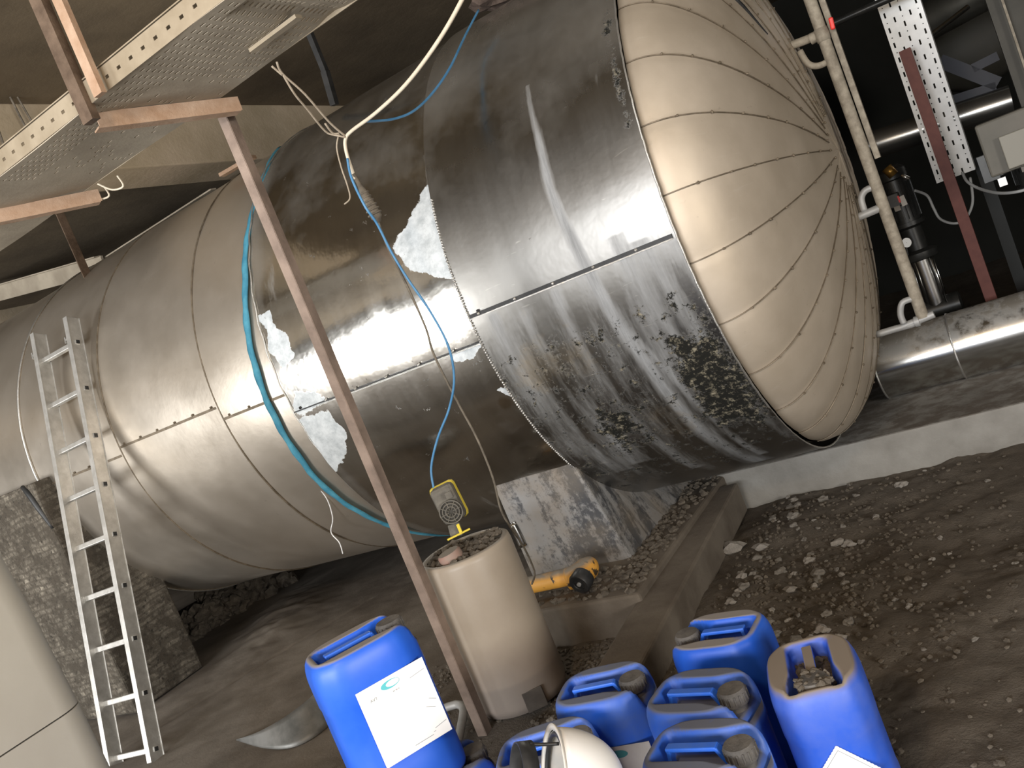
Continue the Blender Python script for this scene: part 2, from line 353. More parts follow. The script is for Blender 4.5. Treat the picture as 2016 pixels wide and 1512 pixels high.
# ------------------------------------------------------------------ the room
xs = np.unique(np.concatenate([np.arange(-16, -7, .4), np.arange(-7, .9, .022), np.arange(.9, 6.6, .3)]))
ys = np.unique(np.concatenate([np.arange(-5, 1.2, .4), np.arange(1.2, 5.0, .022), np.arange(5, 11.2, .3)]))
GX, GY = np.meshgrid(xs, ys)
def ground(x, y):
    rough = 1 / (1 + np.exp(-(x + 2.6) * 4)); rough = .22 + .78 * rough
    z = FL + rough * (.028 * fbm(x, y, 1.1, 3, 3) + .026 * fbm(x, y, 5, 11, 5, .62) )
    z += .05 * np.exp(-((x + 1.35)**2 / .10 + (y - 4.25)**2 / .10)) + .02 * np.exp(-((x + 1.45)**2 / .05 + (y - 3.1)**2 / .6))
    z += .06 * np.exp(-(((x + 5.2 + .5 * (y - 4.2)) / .33)**2 + ((y - 4.3) / .55)**2)) * (1 + .6 * fbm(x, y, 6, 31, 4))
    l0, l1 = P(262, 1466, Z=FL), P(640, 1235, Z=FL); dx_, dy_ = l1.x - l0.x, l1.y - l0.y; L_ = math.hypot(dx_, dy_)
    dd = np.abs((x - l0.x) * dy_ - (y - l0.y) * dx_) / L_ + .012 * fbm(x, y, 6, 55, 3); tt_ = ((x - l0.x) * dx_ + (y - l0.y) * dy_) / L_**2
    z -= .03 * np.exp(-(dd / .022)**2) * (tt_ > -.4) * (tt_ < 1.3)
    z += .012 * ((x - l0.x) * dy_ - (y - l0.y) * dx_ > 0) * (x < -2.7)
    return z
struct(grid_obj('floor', GX, GY, ground(GX, GY), M_dirt))
struct(MB().box((-5, 3, 2.10), (22, 16.4, .2)).build('ceiling', M_ceil))
# wall behind the camera with a doorway and a window opening
wb = MB()
for x0, x1, z0, z1 in ((-16, -10.1, -1.6, 2), (-10.1, -6.5, .75, 2), (-6.5, -4.3, -1.6, 2), (-4.3, 1.1, -1.6, -.2), (-4.3, 1.1, 1.1, 2), (1.1, 6, -1.6, 2)):
    wb.box(((x0 + x1) / 2, -4.6, (z0 + z1) / 2), (x1 - x0, .2, z1 - z0))
struct(wb.build('wall_back', M_wall))
struct(MB().box((-16, 3, .2), (.2, 16.4, 3.6)).build('wall_left', M_wall))
wr = MB()
for y0, y1, z0, z1 in ((-5.2, -4.3, -1.6, 2), (-4.3, -1.5, -1.6, -.4), (-4.3, -1.5, 1.1, 2), (-1.5, 11.2, -1.6, 2)): wr.box((6, (y0 + y1) / 2, (z0 + z1) / 2), (.2, y1 - y0, z1 - z0))
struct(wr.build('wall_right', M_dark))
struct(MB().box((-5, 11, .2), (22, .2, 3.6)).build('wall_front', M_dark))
struct(MB().box((-4.47, 3.9, 1.80), (.38, 11, .41)).build('trim_1', M_beam, bevel=.01))
struct(MB().box((-9.6, 3.9, 1.80), (.38, 11, .41)).build('trim_2', M_beam, bevel=.01))
# concrete upstand carrying the plant on the right
plinth = MB().box((1.08, 5.75, -1.50), (5.9, 2.2, .30)).build('concrete_plinth', M_conc, bevel=.012)
tag(plinth, 'low grey concrete plinth edge running right from beneath the tank head', 'concrete plinth')
M_concb = mk('dirty_brown_concrete', (.105, .085, .065), (.17, .145, .115), 4, .95, 0, .4, 30)
found = MB().box((-2.24, 4.15, -1.49), (.92, 1.86, .26)).build('concrete_foundation_block', M_concb, bevel=.015)
tag(found, 'square concrete foundation block under the flaking tank support', 'concrete block')
curb = MB(); a = Vector((-1.68, 2.62, -1.49)); b_ = Vector((-1.78, 4.55, -1.47)); curb.bar(a, b_, .20, .17)
curb = curb.build('concrete_curb', M_concb, bevel=.012); tag(curb, 'long broken concrete curb strip pointing from the blue cans toward the tank', 'concrete curb')
st2 = MB().bar(P(240, 1290, Z=-1.49), P(455, 1165, Z=-1.46), .30, .12).build('concrete_strip', M_concb, bevel=.01)
tag(st2, 'dim concrete strip on the floor behind the ladder, under the far end of the tank', 'concrete strip')

# ------------------------------------------------------------------ the tank
tank = tag(empty('storage_tank', (-3.3, TY, FL)), 'huge horizontal insulated tank with dull cladding, polished metal jacket and gored rounded head', 'tank')
def sheet(name, x0, x1, t0, t1, r, mat, dx=.03, dt=1.2, wav=.0025, taper=0, attrs=None, seed=1):
    xx = np.linspace(x0, x1, max(2, int(round((x1 - x0) / dx)) + 1)); tt = np.linspace(t0, t1, int(round((t1 - t0) / dt)) + 1)
    Xg, T = np.meshgrid(xx, tt); a = np.radians(T); V = a * r
    rr = r + wav * 2 * fbm(Xg * 1.0, V, 1.4, seed, 3) - taper * (Xg - x0) / (x1 - x0)
    at = {k: f(Xg, T) for k, f in attrs.items()} if attrs else None
    return grid_obj(name, Xg, TY - rr * np.cos(a), TZ + rr * np.sin(a), mat, tank, (Xg, V), at)
def ring(name, x, r, tube, mat, t0=-180, t1=180, step=2, wob=None):
    m = MB(); m.tube([cyl_pt(x + (wob(t) if wob else 0), t, r) for t in np.arange(t0, t1 + .1, step)], tube, 6, caps=False); return m.build(name, mat, tank, True)
sheet('cladding_sheet', -5.56, -4.63, -180, 180, 1.300, M_clad, .05, 2, .004, .003, seed=21)
sheet('cladding_sheet', -4.66, -3.72, -180, 180, 1.304, M_clad, .05, 2, .004, .003, seed=22)
sheet('cladding_sheet', -3.75, -3.0, -180, 180, 1.308, M_clad, .05, 2, .004, .003, seed=23)
sheet('cladding_sheet', -3.1, -1.10, -180, 180, 1.296, M_clad, .1, 3, .0, seed=24)
sheet('cladding_sheet', -7.6, -5.54, -1.5, 180, 1.297, M_clad, .05, 2, .004, .003, seed=25)
sheet('inner_shell', -7.6, -5.58, -180, -1, 1.20, M_black, .1, 4, .0, seed=26)
ring('joint_bead', -4.645, 1.305, .0055, M_seam); ring('joint_bead', -3.735, 1.309, .0055, M_seam)
ring('joint_bead', -5.55, 1.304, .008, M_lip); ring('joint_bead', -5.535, 1.302, .004, M_seam)
# lap seams with their screws
def lap(x0, x1, t, r, mat=M_seam, w=.014, screws=.16, lipmat=None):
    m = MB(); n = 2
    a0, a1 = cyl_pt(x0, t, r), cyl_pt(x1, t, r); up = cyl_pt(0, t, 1) - Vector((0, TY, TZ)); m.bar(a0, a1, w, .006, up)
    x = x0 + .05
    while x < x1 - .03: m.lathe([(.007, -.004), (.007, .004), (.003, .008)], cyl_pt(x, t + .5, r), up, 8); x += screws
    return m.build('lap_seam', mat, tank)
lap(-5.53, -4.66, -3.2, 1.303); lap(-4.64, -3.75, -1.1, 1.307); lap(-3.73, -3.25, -4.2, 1.311)
# attribute fields of the polished jacket: film residue, chalky streaks, black crust, dust veil, tan stains
def poly_field(pts, soft_x=.03, soft_t=1.6):
    pts = np.array(pts, float)
    def f(X, T):
        px, py = X / soft_x, T / soft_t; q = pts / np.array([soft_x, soft_t]); inside = np.zeros(X.shape, bool); d = np.full(X.shape, 1e9)
        for i in range(len(q)):
            a, b = q[i], q[(i + 1) % len(q)]; ab = b - a; t = np.clip(((px - a[0]) * ab[0] + (py - a[1]) * ab[1]) / (ab @ ab + 1e-9), 0, 1)
            d = np.minimum(d, np.hypot(px - a[0] - t * ab[0], py - a[1] - t * ab[1]))
            c = ((a[1] > py) != (b[1] > py)) & (px < (b[0] - a[0]) * (py - a[1]) / (b[1] - a[1] + 1e-12) + a[0]); inside ^= c
        return np.clip(.5 + np.where(inside, d, -d) * .5, 0, 1)
    return f
def line_field(pts, w0, w1):
    pts = np.array(pts, float)
    def f(X, T):
        o = np.zeros(X.shape)
        x = np.interp(-T, -pts[:, 1], pts[:, 0]); k = np.clip((pts[0, 1] - T) / (pts[0, 1] - pts[-1, 1]), 0, 1)
        w = w0 + (w1 - w0) * k; o = np.clip(1.15 - np.abs(X - x) / w, 0, 1); return o * (T < pts[0, 1]) * (T > pts[-1, 1])
    return f
F1 = [poly_field([(-2.08, 23), (-2.03, 23), (-2.01, 14.5), (-2.03, 4.4), (-2.14, 6.0), (-2.26, 9.4), (-2.32, 14.2), (-2.22, 17.4)]),
      poly_field([(-3.24, 13.6), (-3.14, 14.0), (-3.14, 10.6), (-3.07, 7.0), (-3.08, 3.2), (-3.17, 1.0), (-3.22, 5.9), (-3.19, 10.1)]),
      poly_field([(-3.17, -4.0), (-3.06, -6.1), (-2.97, -8.8), (-3.2, -9.6), (-3.24, -8.1)]),
      poly_field([(-3.23, -10.3), (-3.03, -10.9), (-3.00, -16.0), (-3.11, -21.9), (-3.27, -25.9), (-3.28, -18.6)]),
      poly_field([(-2.22, -8.6), (-2.05, -8.9), (-2.13, -11.4), (-2.22, -10.4)], .02, 1), poly_field([(-2.11, -18.2), (-2.02, -18.9), (-2.02, -22.4), (-2.06, -20.4)], .02, 1)]
fl_f = lambda X, T: np.maximum.reduce([f(X, T) for f in F1])
ck = [(line_field([(-1.49, 32), (-1.49, 28.5), (-1.48, 18.4), (-1.48, 10.8), (-1.46, 2.2), (-1.44, -7.4), (-1.42, -15.7), (-1.39, -25.1), (-1.38, -36.3), (-1.36, -49.0), (-1.33, -66)], .018, .085), 1.0),
      (line_field([(-1.46, -4), (-1.41, -14), (-1.34, -25), (-1.29, -42.6), (-1.27, -60)], .02, .04), .8), (line_field([(-1.78, -6), (-1.76, -30), (-1.74, -48)], .10, .16), .62),
      (line_field([(-1.62, -5), (-1.60, -30), (-1.58, -58)], .06, .07), .62), (line_field([(-1.20, -2), (-1.16, -14), (-1.12, -30)], .09, .03), .72),
      (line_field([(-1.93, -5), (-1.90, -24), (-1.86, -50)], .09, .10), .55), (line_field([(-1.30, 0), (-1.26, -14), (-1.22, -24)], .06, .05), .55)]
def chalk_r(X, T): return np.clip(np.maximum.reduce([f(X, T) * k for f, k in ck] + [.34 * (T < -3.9) * np.clip((T + 75) / 35, 0, 1) + .02 + X * 0]), 0, 1)
def chalk_l(X, T): return -.1 + .22 * np.exp(-((X + 3.2) / .12)**2) * (T < 60) + .5 * np.exp(-((X + 2.04) / .03)**2) * (T < 30) * (T > 2) + .12
crust_r = lambda X, T: np.maximum.reduce([poly_field([(-1.28, -18), (-1.11, -21), (-1.05, -27), (-1.05, -40), (-1.13, -45.4), (-1.30, -42.6), (-1.31, -30.3), (-1.30, -23)], .09, 6)(X, T),
    poly_field([(-1.72, -25.7), (-1.56, -28), (-1.50, -41.1), (-1.82, -45), (-1.8, -32.2)], .12, 9)(X, T) * .8, .5 * np.exp(-((X + 1.10) / .03)**2) * (T < 42) * (T > 15), .36 * (T < -12) * (T > -60)])
zero = lambda X, T: X * 0; veil_f = lambda X, T: np.clip((T - 12) / 40, 0, 1) * .6
veil_l = lambda X, T: np.clip((T - 14) / 50, 0, 1) * .5 + .35 * np.exp(-((X + 3.2) / .05)**2)
tan_r = lambda X, T: .62 * np.exp(-((X + 1.78) / .2)**2 - ((T + 17) / 9)**2) + .5 * np.exp(-((X + 1.5) / .2)**2 - ((T + 36) / 9)**2)
tan_l = lambda X, T: 1.3 * np.exp(-((X + 2.10) / .035)**2 - ((T + 21.6) / 1.6)**2)
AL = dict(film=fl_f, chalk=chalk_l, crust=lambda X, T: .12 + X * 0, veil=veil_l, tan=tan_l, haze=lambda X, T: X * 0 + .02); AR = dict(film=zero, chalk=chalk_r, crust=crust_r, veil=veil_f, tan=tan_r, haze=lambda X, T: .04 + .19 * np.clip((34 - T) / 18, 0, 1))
sheet('jacket_sheet', -3.23, -2.03, -8.8, 150, 1.326, M_jacket, .012, .55, .004, .002, AL, 41)
sheet('jacket_sheet', -3.23, -2.03, -120, -8.8, 1.330, M_jacket, .012, .55, .007, .002, AL, 42)
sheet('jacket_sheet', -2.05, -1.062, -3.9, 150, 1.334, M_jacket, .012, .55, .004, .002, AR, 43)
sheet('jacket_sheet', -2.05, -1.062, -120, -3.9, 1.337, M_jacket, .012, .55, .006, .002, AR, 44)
lap(-3.05, -2.05, -8.8, 1.333, M_lip, .006, .2); lap(-3.23, -2.05, -8.45, 1.330, M_black, .006, 9)
lap(-2.04, -1.08, -3.9, 1.340, M_lip, .005, .19); lap(-2.04, -1.08, -3.45, 1.336, M_black, .016, 9)
# crimped sheet edges
def crimp(x, r, t0, t1, mat, rad):
    m = MB(); t = t0
    while t < t1: m.blob(cyl_pt(x, t, r), rad, int(t * 7) + 500, 1, (1, 1, 1), .3); t += .55
    o = m.build('crimped_edge', mat, tank, True); return o
crimp(-2.045, 1.337, -58, 20, M_lip, .0062)
ring('jacket_edge', -1.064, 1.334, .0045, M_lip, -120, 150, 1.5, lambda t: .001 * math.sin(t * 1.7))
ring('jacket_edge', -3.232, 1.331, .004, M_lip, -120, 150, 1.5, lambda t: .004 * math.sin(t * .9))
# rounded head built of gores; the far head is the same form
def head(name, xb, sgn, depth, r0, gores=True):
    nt_, nr = 361, 46; tt = np.linspace(-180, 180, nt_); s = np.linspace(0, 1, nr)
    T, Sg = np.meshgrid(tt, s); ph = Sg * np.pi / 2; r = r0 * np.cos(ph)**.98; x = depth * np.sin(ph)**.98
    g = ((T - 3) / 12.0) % 1; k = np.sin(np.pi * g) * np.clip(r / r0, 0, 1)
    bul = .004 * k + .0025 * (g) * np.clip(r / r0, 0, 1); x = x + bul * np.sin(ph) + .004 * fbm(T * .05, Sg * 3, 2, 9, 3); rr = r + bul * np.cos(ph) - .012
    a = np.radians(T); rr = np.clip(rr, 0.001, 9)
    return grid_obj(name, xb + sgn * x, TY - rr * np.cos(a), TZ + rr * np.sin(a), M_dome, tank, (Sg * 1.4, a * r0))
head('rounded_head', -1.07, 1, .445, 1.31); head('far_head', -7.6, -1, .445, 1.28)
for k in range(-9, 9):
    t = 3 + 12 * k; m = MB(); pts = []
    for j in range(0, 43):
        s = j / 46; ph = s * math.pi / 2; r = 1.31 * math.cos(ph)**.98 - .006; x = .445 * math.sin(ph)**.98 + .003
        pts.append(cyl_pt(-1.07 + x, t + .25 * math.sin(k * 3.1), r))
    m.tube(pts, .0028, 5)
    acc = 0
    for i in range(1, len(pts)):
        acc += (pts[i] - pts[i - 1]).length
        if acc > .12:
            acc = random.uniform(-.03, .01); m.blob(pts[i] + Vector((.004, 0, 0)), .0062, i + k * 50 + 900, 1)
    m.build('gore_seam', M_seam, tank)
# lifted lap on one gore
m = MB(); m.tube([cyl_pt(-1.07 + .445 * math.sin(s * math.pi / 2) + .008, 57, 1.31 * math.cos(s * math.pi / 2)) for s in (.15, .25, .35, .45, .55, .65)], [.002, .007, .011, .011, .008, .002], 6, smooth=0)
m.build('open_gore_gap', M_black, tank)
# saddle cladding below the jacket
m = MB(); YF = 3.60; pts = []
xs_ = np.linspace(-2.50, -2.04, 12)
top = [(x, 3.56, TZ - math.sqrt(1.322**2 - (TY - 3.56)**2) + .01) for x in xs_]
bot = [(x + (-.06 + .12 * i / 11) * 1, 3.66, -1.375) for i, x in enumerate(xs_)]
vs = top + bot; fs = [(i, i + 1, 12 + i + 1, 12 + i) for i in range(11)]
m.add(vs, fs)
Yr = np.linspace(3.56, 5.3, 14); side = [(-2.04 + .0 * y, y, TZ - math.sqrt(max(.0, 1.322**2 - (TY - y)**2)) + .01) for y in Yr]; sb = [(-1.98 + .02 * i / 13, 3.66 + (y - 3.56) * .94, -1.375) for i, y in enumerate(Yr)]
m.add(side + sb, [(i, i + 1, 14 + i + 1, 14 + i) for i in range(13)])
side2 = [(-2.50, y, z) for x, y, z in side]; sb2 = [(-2.56, y, z) for x, y, z in sb]
m.add(side2 + sb2, [(i + 1, i, 14 + i, 14 + i + 1) for i in range(13)])
m.build('saddle_cladding', M_saddle, tank, solid=.006)
# nozzle lagging on top, near the camera side of the beam
m = MB()
for i in range(9): m.blob(cyl_pt(-1.85 + .07 * i + random.uniform(-.03, .03), 80 + random.uniform(-6, 6), 1.40 + random.uniform(0, .07)), .085, 70 + i, 2, (1.4, 1, .8), .45)
m.build('torn_top_lagging', mk('torn_lagging', (.05, .035, .03), (.16, .12, .10), 14, .95, 0, .6, 60), tank)
# blue strap around the tank
bl = [(-3.30, 67.4), (-3.21, 53.1), (-3.21, 41.5), (-3.24, 31.0), (-3.26, 21.5), (-3.30, 12.7), (-3.33, 2.8), (-3.35, -6.7), (-3.36, -15.8), (-3.37, -27.6), (-3.35, -37.1), (-3.32, -46.3), (-3.28, -62), (-3.28, -85)]
tb = np.arange(-85, 68, 1.5); xb = np.interp(-tb, [-p[1] for p in bl], [p[0] for p in bl])
Xg = np.stack([xb - .022 - .004 * np.sin(tb), xb - .008, xb + .008, xb + .022 + .004 * np.sin(tb * .6)], 1); Tg = np.radians(np.stack([tb] * 4, 1)); rr = 1.322 + .004 * np.array([0, 1, 1.3, .2])[None, :]
Xg[:, :] -= .028
st = grid_obj('blue_strap', Xg, TY - rr * np.cos(Tg), TZ + rr * np.sin(Tg), M_strap, None, solid=.003, org=(-3.3, 3.3, 0))
tag(st, 'faded blue webbing strap wrapped around the tank beside the polished jacket', 'strap')

# ------------------------------------------------------------------ brick pier and pale tank at the left
pier = MB().box((-6.50, 3.40, -.74), (2.16, .56, 1.60)).build('brick_pier', M_brick, bevel=.015)
tag(pier, 'sooty crumbling brick pier holding up the far end of the tank behind the ladder', 'pier')
m = MB(); m.tube([(-5.55, 3.13, .06), (-5.50, 3.12, .02), (-5.46, 3.12, -.1), (-5.43, 3.13, -.25)], [.012, .022, .022, .01], 6, smooth=4)
cr = m.build('dark_gap_strip', M_black, tank, True)  # black strip standing in for the dark shaded gap between cladding and pier
vt = empty('pale_enclosure', (-2.95, .7, FL)); tag(vt, 'large smooth pale upright enclosure wall filling the bottom left corner, one level seam', 'enclosure')
def slab_ring(z, g=0):
    pts = []; x1, x0, y0, y1, rc = -2.575 + g, -3.4 - g, -.1 - g, 1.375 + g, .10
    for cx, cy, a0 in ((x1 - rc, y1 - rc, 0), (x0 + rc, y1 - rc, 90), (x0 + rc, y0 + rc, 180), (x1 - rc, y0 + rc, 270)):
        for k in range(9): a = math.radians(a0 + k * 11.25); pts.append((cx + rc * math.cos(a), cy + rc * math.sin(a), z))
    return pts
def shell(zs):
    m = MB(); vs = [p for z, g in zs for p in slab_ring(z, g)]; n = 36; k = len(zs)
    m.add(vs, [(i * n + j, i * n + (j + 1) % n, (i + 1) * n + (j + 1) % n, (i + 1) * n + j) for i in range(k - 1) for j in range(n)] + [tuple((k - 1) * n + j for j in range(n))]); return m
shell([(FL, .012), (-1.2, .010), (-.9, .006), (-.612, .004)]).build('lower_panel', M_vtank, vt, True, auto=50)
shell([(-.608, .003), (-.3, -.004), (0, -.018), (.25, -.045)]).build('upper_panel', M_vtank, vt, True, auto=50)

# ------------------------------------------------------------------ ladder
lb, lt = Vector((-4.47, 2.56, -1.54)), Vector((-4.745, 3.363, .878)); ld = (lt - lb).normalized(); rw = Vector((-.9944, -.0995, -.035)).normalized(); W_ = .32
lad = tag(empty('ladder', (-4.7, 2.56, FL)), 'aluminium ladder with nine rungs leaning against the tank at the left', 'ladder')
nrm = ld.cross(rw).normalized()
def rail(p0, p1):
    m = MB(); m.bar(p0, p1, .024, .088, nrm); mid = (p0 + p1) / 2
    for s in (-1, 1): m.bar(p0 + nrm * .042 * s, p1 + nrm * .042 * s, .036, .006, nrm)
    return m
rail(lb, lt).build('rail', M_alu, lad, bevel=.003)
rail(lb + rw * W_ - ld * .0 + Vector((0, 0, .03)), lt + rw * W_ + ld * .02).build('rail', M_alu, lad, bevel=.003)
for k in range(9):
    t = .06 + .2925 * k; p = lb + ld * t; rg = MB().bar(p - rw * .018, p + rw * (W_ + .018), .030, .030, nrm).build('rung', M_alu, lad, bevel=.004)
    MB().bar(p - rw * .0195, p - rw * .0215, .022, .022, nrm).build('rung_socket', M_black, rg)
for s, e in ((0, lt - ld * .12), (1, lt + rw * W_ - ld * .1)):
    m = MB(); c = e + rw * .012; m.bar(c, c + rw * .06, .012, .03, nrm); m.bar(c + rw * .06 - ld * .02, c + rw * .06 + ld * .02, .008, .03, nrm); m.build('hook', M_alu, lad)

# ------------------------------------------------------------------ cable tray overhead
def perforated(Po, U, V, nu, nv, cu, cv, hu, hv, skip=None, rnd=None):
    """plate of cells with a slot in each; Po origin, U/V unit axes"""
    m = MB(); vs = []; idx = {}
    def v(a, b):
        k = (round(a, 5), round(b, 5))
        if k not in idx: idx[k] = len(vs); vs.append(Po + U * a + V * b)
        return idx[k]
    fs = []
    for i in range(nu):
        for j in range(nv):
            a0, a1, b0, b1 = i * cu, (i + 1) * cu, j * cv, (j + 1) * cv
            if skip and skip(i, j): fs.append((v(a0, b0), v(a1, b0), v(a1, b1), v(a0, b1))); continue
            am, bm = (a0 + a1) / 2, (b0 + b1) / 2; p, q, r_, s_ = am - hu, am + hu, bm - hv, bm + hv
            o = [v(a0, b0), v(a1, b0), v(a1, b1), v(a0, b1)]; n = [v(p, r_), v(q, r_), v(q, s_), v(p, s_)]
            for k in range(4): fs.append((o[k], o[(k + 1) % 4], n[(k + 1) % 4], n[k]))
    return m.add(vs, fs)
TZ0 = 1.06; ctr = tag(empty('cable_tray', (-2.6, 2.1, TZ0)), 'long dusty perforated cable tray running overhead at the upper left', 'cable tray')
ya, yb_ = 1.98, 2.47
x0 = -6.4; nu, nv = 150, 22; cu = 6.2 / nu; cv = (yb_ - ya) / nv
g2 = random.Random(3)
pl = perforated(Vector((x0, ya, TZ0)), Vector((1, 0, 0)), Vector((0, 1, 0)), nu, nv, cu, cv, cu * .26, cv * .17,
                skip=lambda i, j: (x0 + i * cu) < -2.9 or ((x0 + i * cu) < -2.1 and j > 6 and g2.random() < .75) or j in (0, 21) or j in (14,))
pl.v = [(x, y + .0, z + .012 * math.exp(-((x + 1.62) / .05)**2) * (1 if y > 2.05 else 0) + .004 * math.sin(x * 5 + y * 9)) for x, y, z in pl.v]
pl.build('tray_bottom', M_tray, ctr, solid=.003)
fl = perforated(Vector((x0, ya, TZ0)), Vector((1, 0, 0)), Vector((0, 0, 1)), 100, 1, .062, .070, .0085, .0052, skip=lambda i, j: False); fl.build('side_flange', M_flange, ctr, solid=.003)
MB().box((x0 + 3.1, ya + .008, TZ0 + .076), (6.2, .02, .004)).build('flange_lip', M_flange, ctr)
MB().box((x0 + 3.1, yb_, TZ0 + .035), (6.2, .004, .07)).build('side_flange', M_flange, ctr)
splice = MB().bar(P(497, 100, Z=TZ0 - .012), P(588, 32, Z=TZ0 - .012), .03, .012).build('splice_bar', M_flange, ctr)
m = MB()
for cx_ in (-2.93, -3.03):
    m.tube([(cx_ - .05, 2.47, TZ0 - .005), (cx_ - .02, 2.50, TZ0 - .045), (cx_ + .025, 2.52, TZ0 - .05), (cx_ + .04, 2.50, TZ0 - .01)], .004, 6, smooth=5)
tag(m.build('wire_loops', M_wcable, None, True, org=(-3.0, 2.5, TZ0 - .03)), 'two small loops of cream wire hanging off the tray edge by the lower bracket', 'wire')
# supports of the tray
sf = tag(empty('tray_support_frame', (-2.3, 2.53, FL)), 'rusty angle iron frame with overhead arm and long leaning-looking post down to the floor', 'support frame')
m = MB(); m.bar((-2.20, 2.53, TZ0 - .06), (-2.36, 2.04, TZ0 - .045), .045, .006); m.bar((-2.18, 2.53, TZ0 - .035), (-2.34, 2.04, TZ0 - .02), .006, .05); m.build('cross_arm', M_rust, sf)
m = MB(); m.box((-2.30, 2.548, (-1.55 + TZ0 - .03) / 2), (.042, .005, TZ0 - .03 + 1.55)); m.box((-2.279, 2.568, (-1.55 + TZ0 - .03) / 2), (.005, .042, TZ0 - .03 + 1.55)); m.build('post', M_post, sf)
hp = P(176, 228, Z=1.03); MB().box((hp.x, hp.y, (1.01 + 2.0) / 2), (.052, .03, .99)).build('hanger', M_rustd, sf)
hp = P(209, 212, Y=1.945); MB().box((hp.x, hp.y, (1.045 + 2.0) / 2), (.040, .02, .955)).build('hanger', M_rust, sf)
sf2 = tag(empty('tray_support_frame', (-3.15, 2.5, TZ0)), 'rusty cross arm with short hanger holding the cable tray at the left edge', 'support frame')
m = MB(); m.bar((-3.05, 2.50, TZ0 - .06), (-3.30, 1.90, TZ0 - .045), .045, .006); m.bar((-3.03, 2.50, TZ0 - .035), (-3.28, 1.90, TZ0 - .02), .006, .05); m.build('cross_arm', M_rust, sf2)
MB().box((-3.34, 1.9, (TZ0 + 1.93) / 2), (.05, .006, 2.0 - TZ0 + .1)).build('hanger', M_rustd, sf2)
# dark steel pieces over the tank
hg = MB().bar(P(640, 140, Y=3.9), P(659, 207, Y=3.9) + Vector((0, 0, .0)), .035, .035).bar((P(640, 140, Y=3.9)), (P(640, 140, Y=3.9).x, 3.9, 2.0), .03, .03).build('hanger_rod', M_black)
tag(hg, 'short black rod hanging from the ceiling just above the polished jacket', 'rod')
m = MB(); pa, pb = P(135, 415, Y=3.9), P(176, 552, Y=3.9); m.bar((pb.x, 3.9, pb.z), (pb.x, 3.9, 2.0), .06, .008); m.bar((pb.x - .03, 3.93, pb.z), (pb.x - .03, 3.93, 2.0), .008, .06)
tag(m.build('angle_hanger', M_rustd), 'dark angle iron hanger behind the tray, reaching the top of the tank', 'hanger')
m = MB(); pa, pb = P(-30, 585, Y=5.0), P(205, 520, Y=4.8); m.bar(pa, pb, .02, .14, (0, 0, 1)); m.bar(pa + Vector((0, -.03, .07)), pb + Vector((0, -.03, .07)), .06, .01)
pc, pd = P(150, 545, Y=4.9), P(420, 372, Y=4.75); m.bar(pc, pd, .05, .01)
tag(m.build('steel_channel', M_tray), 'dusty steel channel lying behind the tank top at the left', 'channel')
m = MB().bar(P(436, 345, Y=3.9), P(500, 308, Y=3.95), .05, .02); tag(m.build('timber_offcut', M_rust), 'small pinkish offcut lying on top of the tank left of the blue strap', 'offcut')
m = MB(); 
for q in ([(0, 130), (60, 235), (120, 330)], [(0, 150), (50, 250), (80, 300), (140, 345)], [(-5, 250), (30, 340), (75, 372)]): m.tube([P(x, y, X=-4.2) for x, y in q], .006, 6, smooth=4)
tag(m.build('beam_cables', M_dcable, None, True), 'thin dusty cables hanging down the concrete beam behind the tray at the far left', 'cable')

# ------------------------------------------------------------------ cables in front of the tank
def cable(name, q, r, mat, label, cat='cable', parent=None):
    m = MB().tube([P(*a) if len(a) == 2 else P(a[0], a[1], Y=a[2]) for a in q], r, 8, smooth=6)
    o = m.build(name, mat, parent, True, org=None)
    if not parent: tag(o, label, cat)
    return o
wc = cable('power_cable', [(960, -110, 2.35), (912, -5, 2.42), (862, 82, 2.50), (800, 165, 2.58), (740, 222, 2.66), (692, 258, 2.74), (680, 275, 2.76), (682, 300, 2.77), (693, 335, 2.78), (700, 352, 2.78)], .0068, M_wcable, 'cream power cable coming down from above to the ribbed connector')
cn = empty('cable_connector', tuple(P(720, 388, Y=2.78))); tag(cn, 'ribbed dusty cable connector hanging on the end of the cream cable', 'connector')
a, b_ = P(696, 342, Y=2.78), P(744, 432, Y=2.80); ax = (b_ - a); L = ax.length
MB().lathe([(.007, 0), (.009, L * .25), (.016, L * .42), (.019, L * .6), (.022, L * .95), (.014, L), (.008, L * 1.06)], a, ax, 16).build('connector_body', M_dcable, cn, True)
for k in range(6): MB().lathe([(.014 + k * .0018, L * (.40 + .09 * k)), (.020 + k * .0018, L * (.41 + .09 * k)), (.020 + k * .0018, L * (.435 + .09 * k)), (.014 + k * .0018, L * (.445 + .09 * k))], a, ax, 16).build('rib', M_dcable, cn, True)
cable('drop_cable', [(744, 434, 2.80), (765, 490, 2.82), (800, 560, 2.84), (838, 645, 2.87), (855, 700, 2.89), (900, 790, 2.93), (940, 865, 2.96), (970, 940, 2.99), (985, 1000, 3.02), (1003, 1035, 3.08), (1030, 1075, 3.2), (1052, 1125, 3.3), (1047, 1150, 3.24)], .0048, M_dcable, 'thin dark cable dropping from the connector past the white drum')
cable('blue_cable', [(942, 20, 3.75), (915, 72, 3.62), (885, 135, 3.42), (850, 185, 3.25), (815, 218, 3.1), (780, 233, 3.0), (745, 238, 2.9), (717, 239, 2.8)], .0052, M_bcable, 'short blue cable curving over the top of the polished jacket')
cable('blue_cable', [(684, 312, 2.765), (692, 350, 2.75), (718, 405, 2.74), (742, 440, 2.77), (770, 495, 2.80), (802, 548, 2.82), (845, 610, 2.85), (882, 680, 2.87), (894, 745, 2.88), (884, 805, 2.88), (862, 862, 2.86), (849, 920, 2.84), (854, 962, 2.82)], .0050, M_bcable, 'long blue cable running from the connector down to the dosing pump')
m = MB()
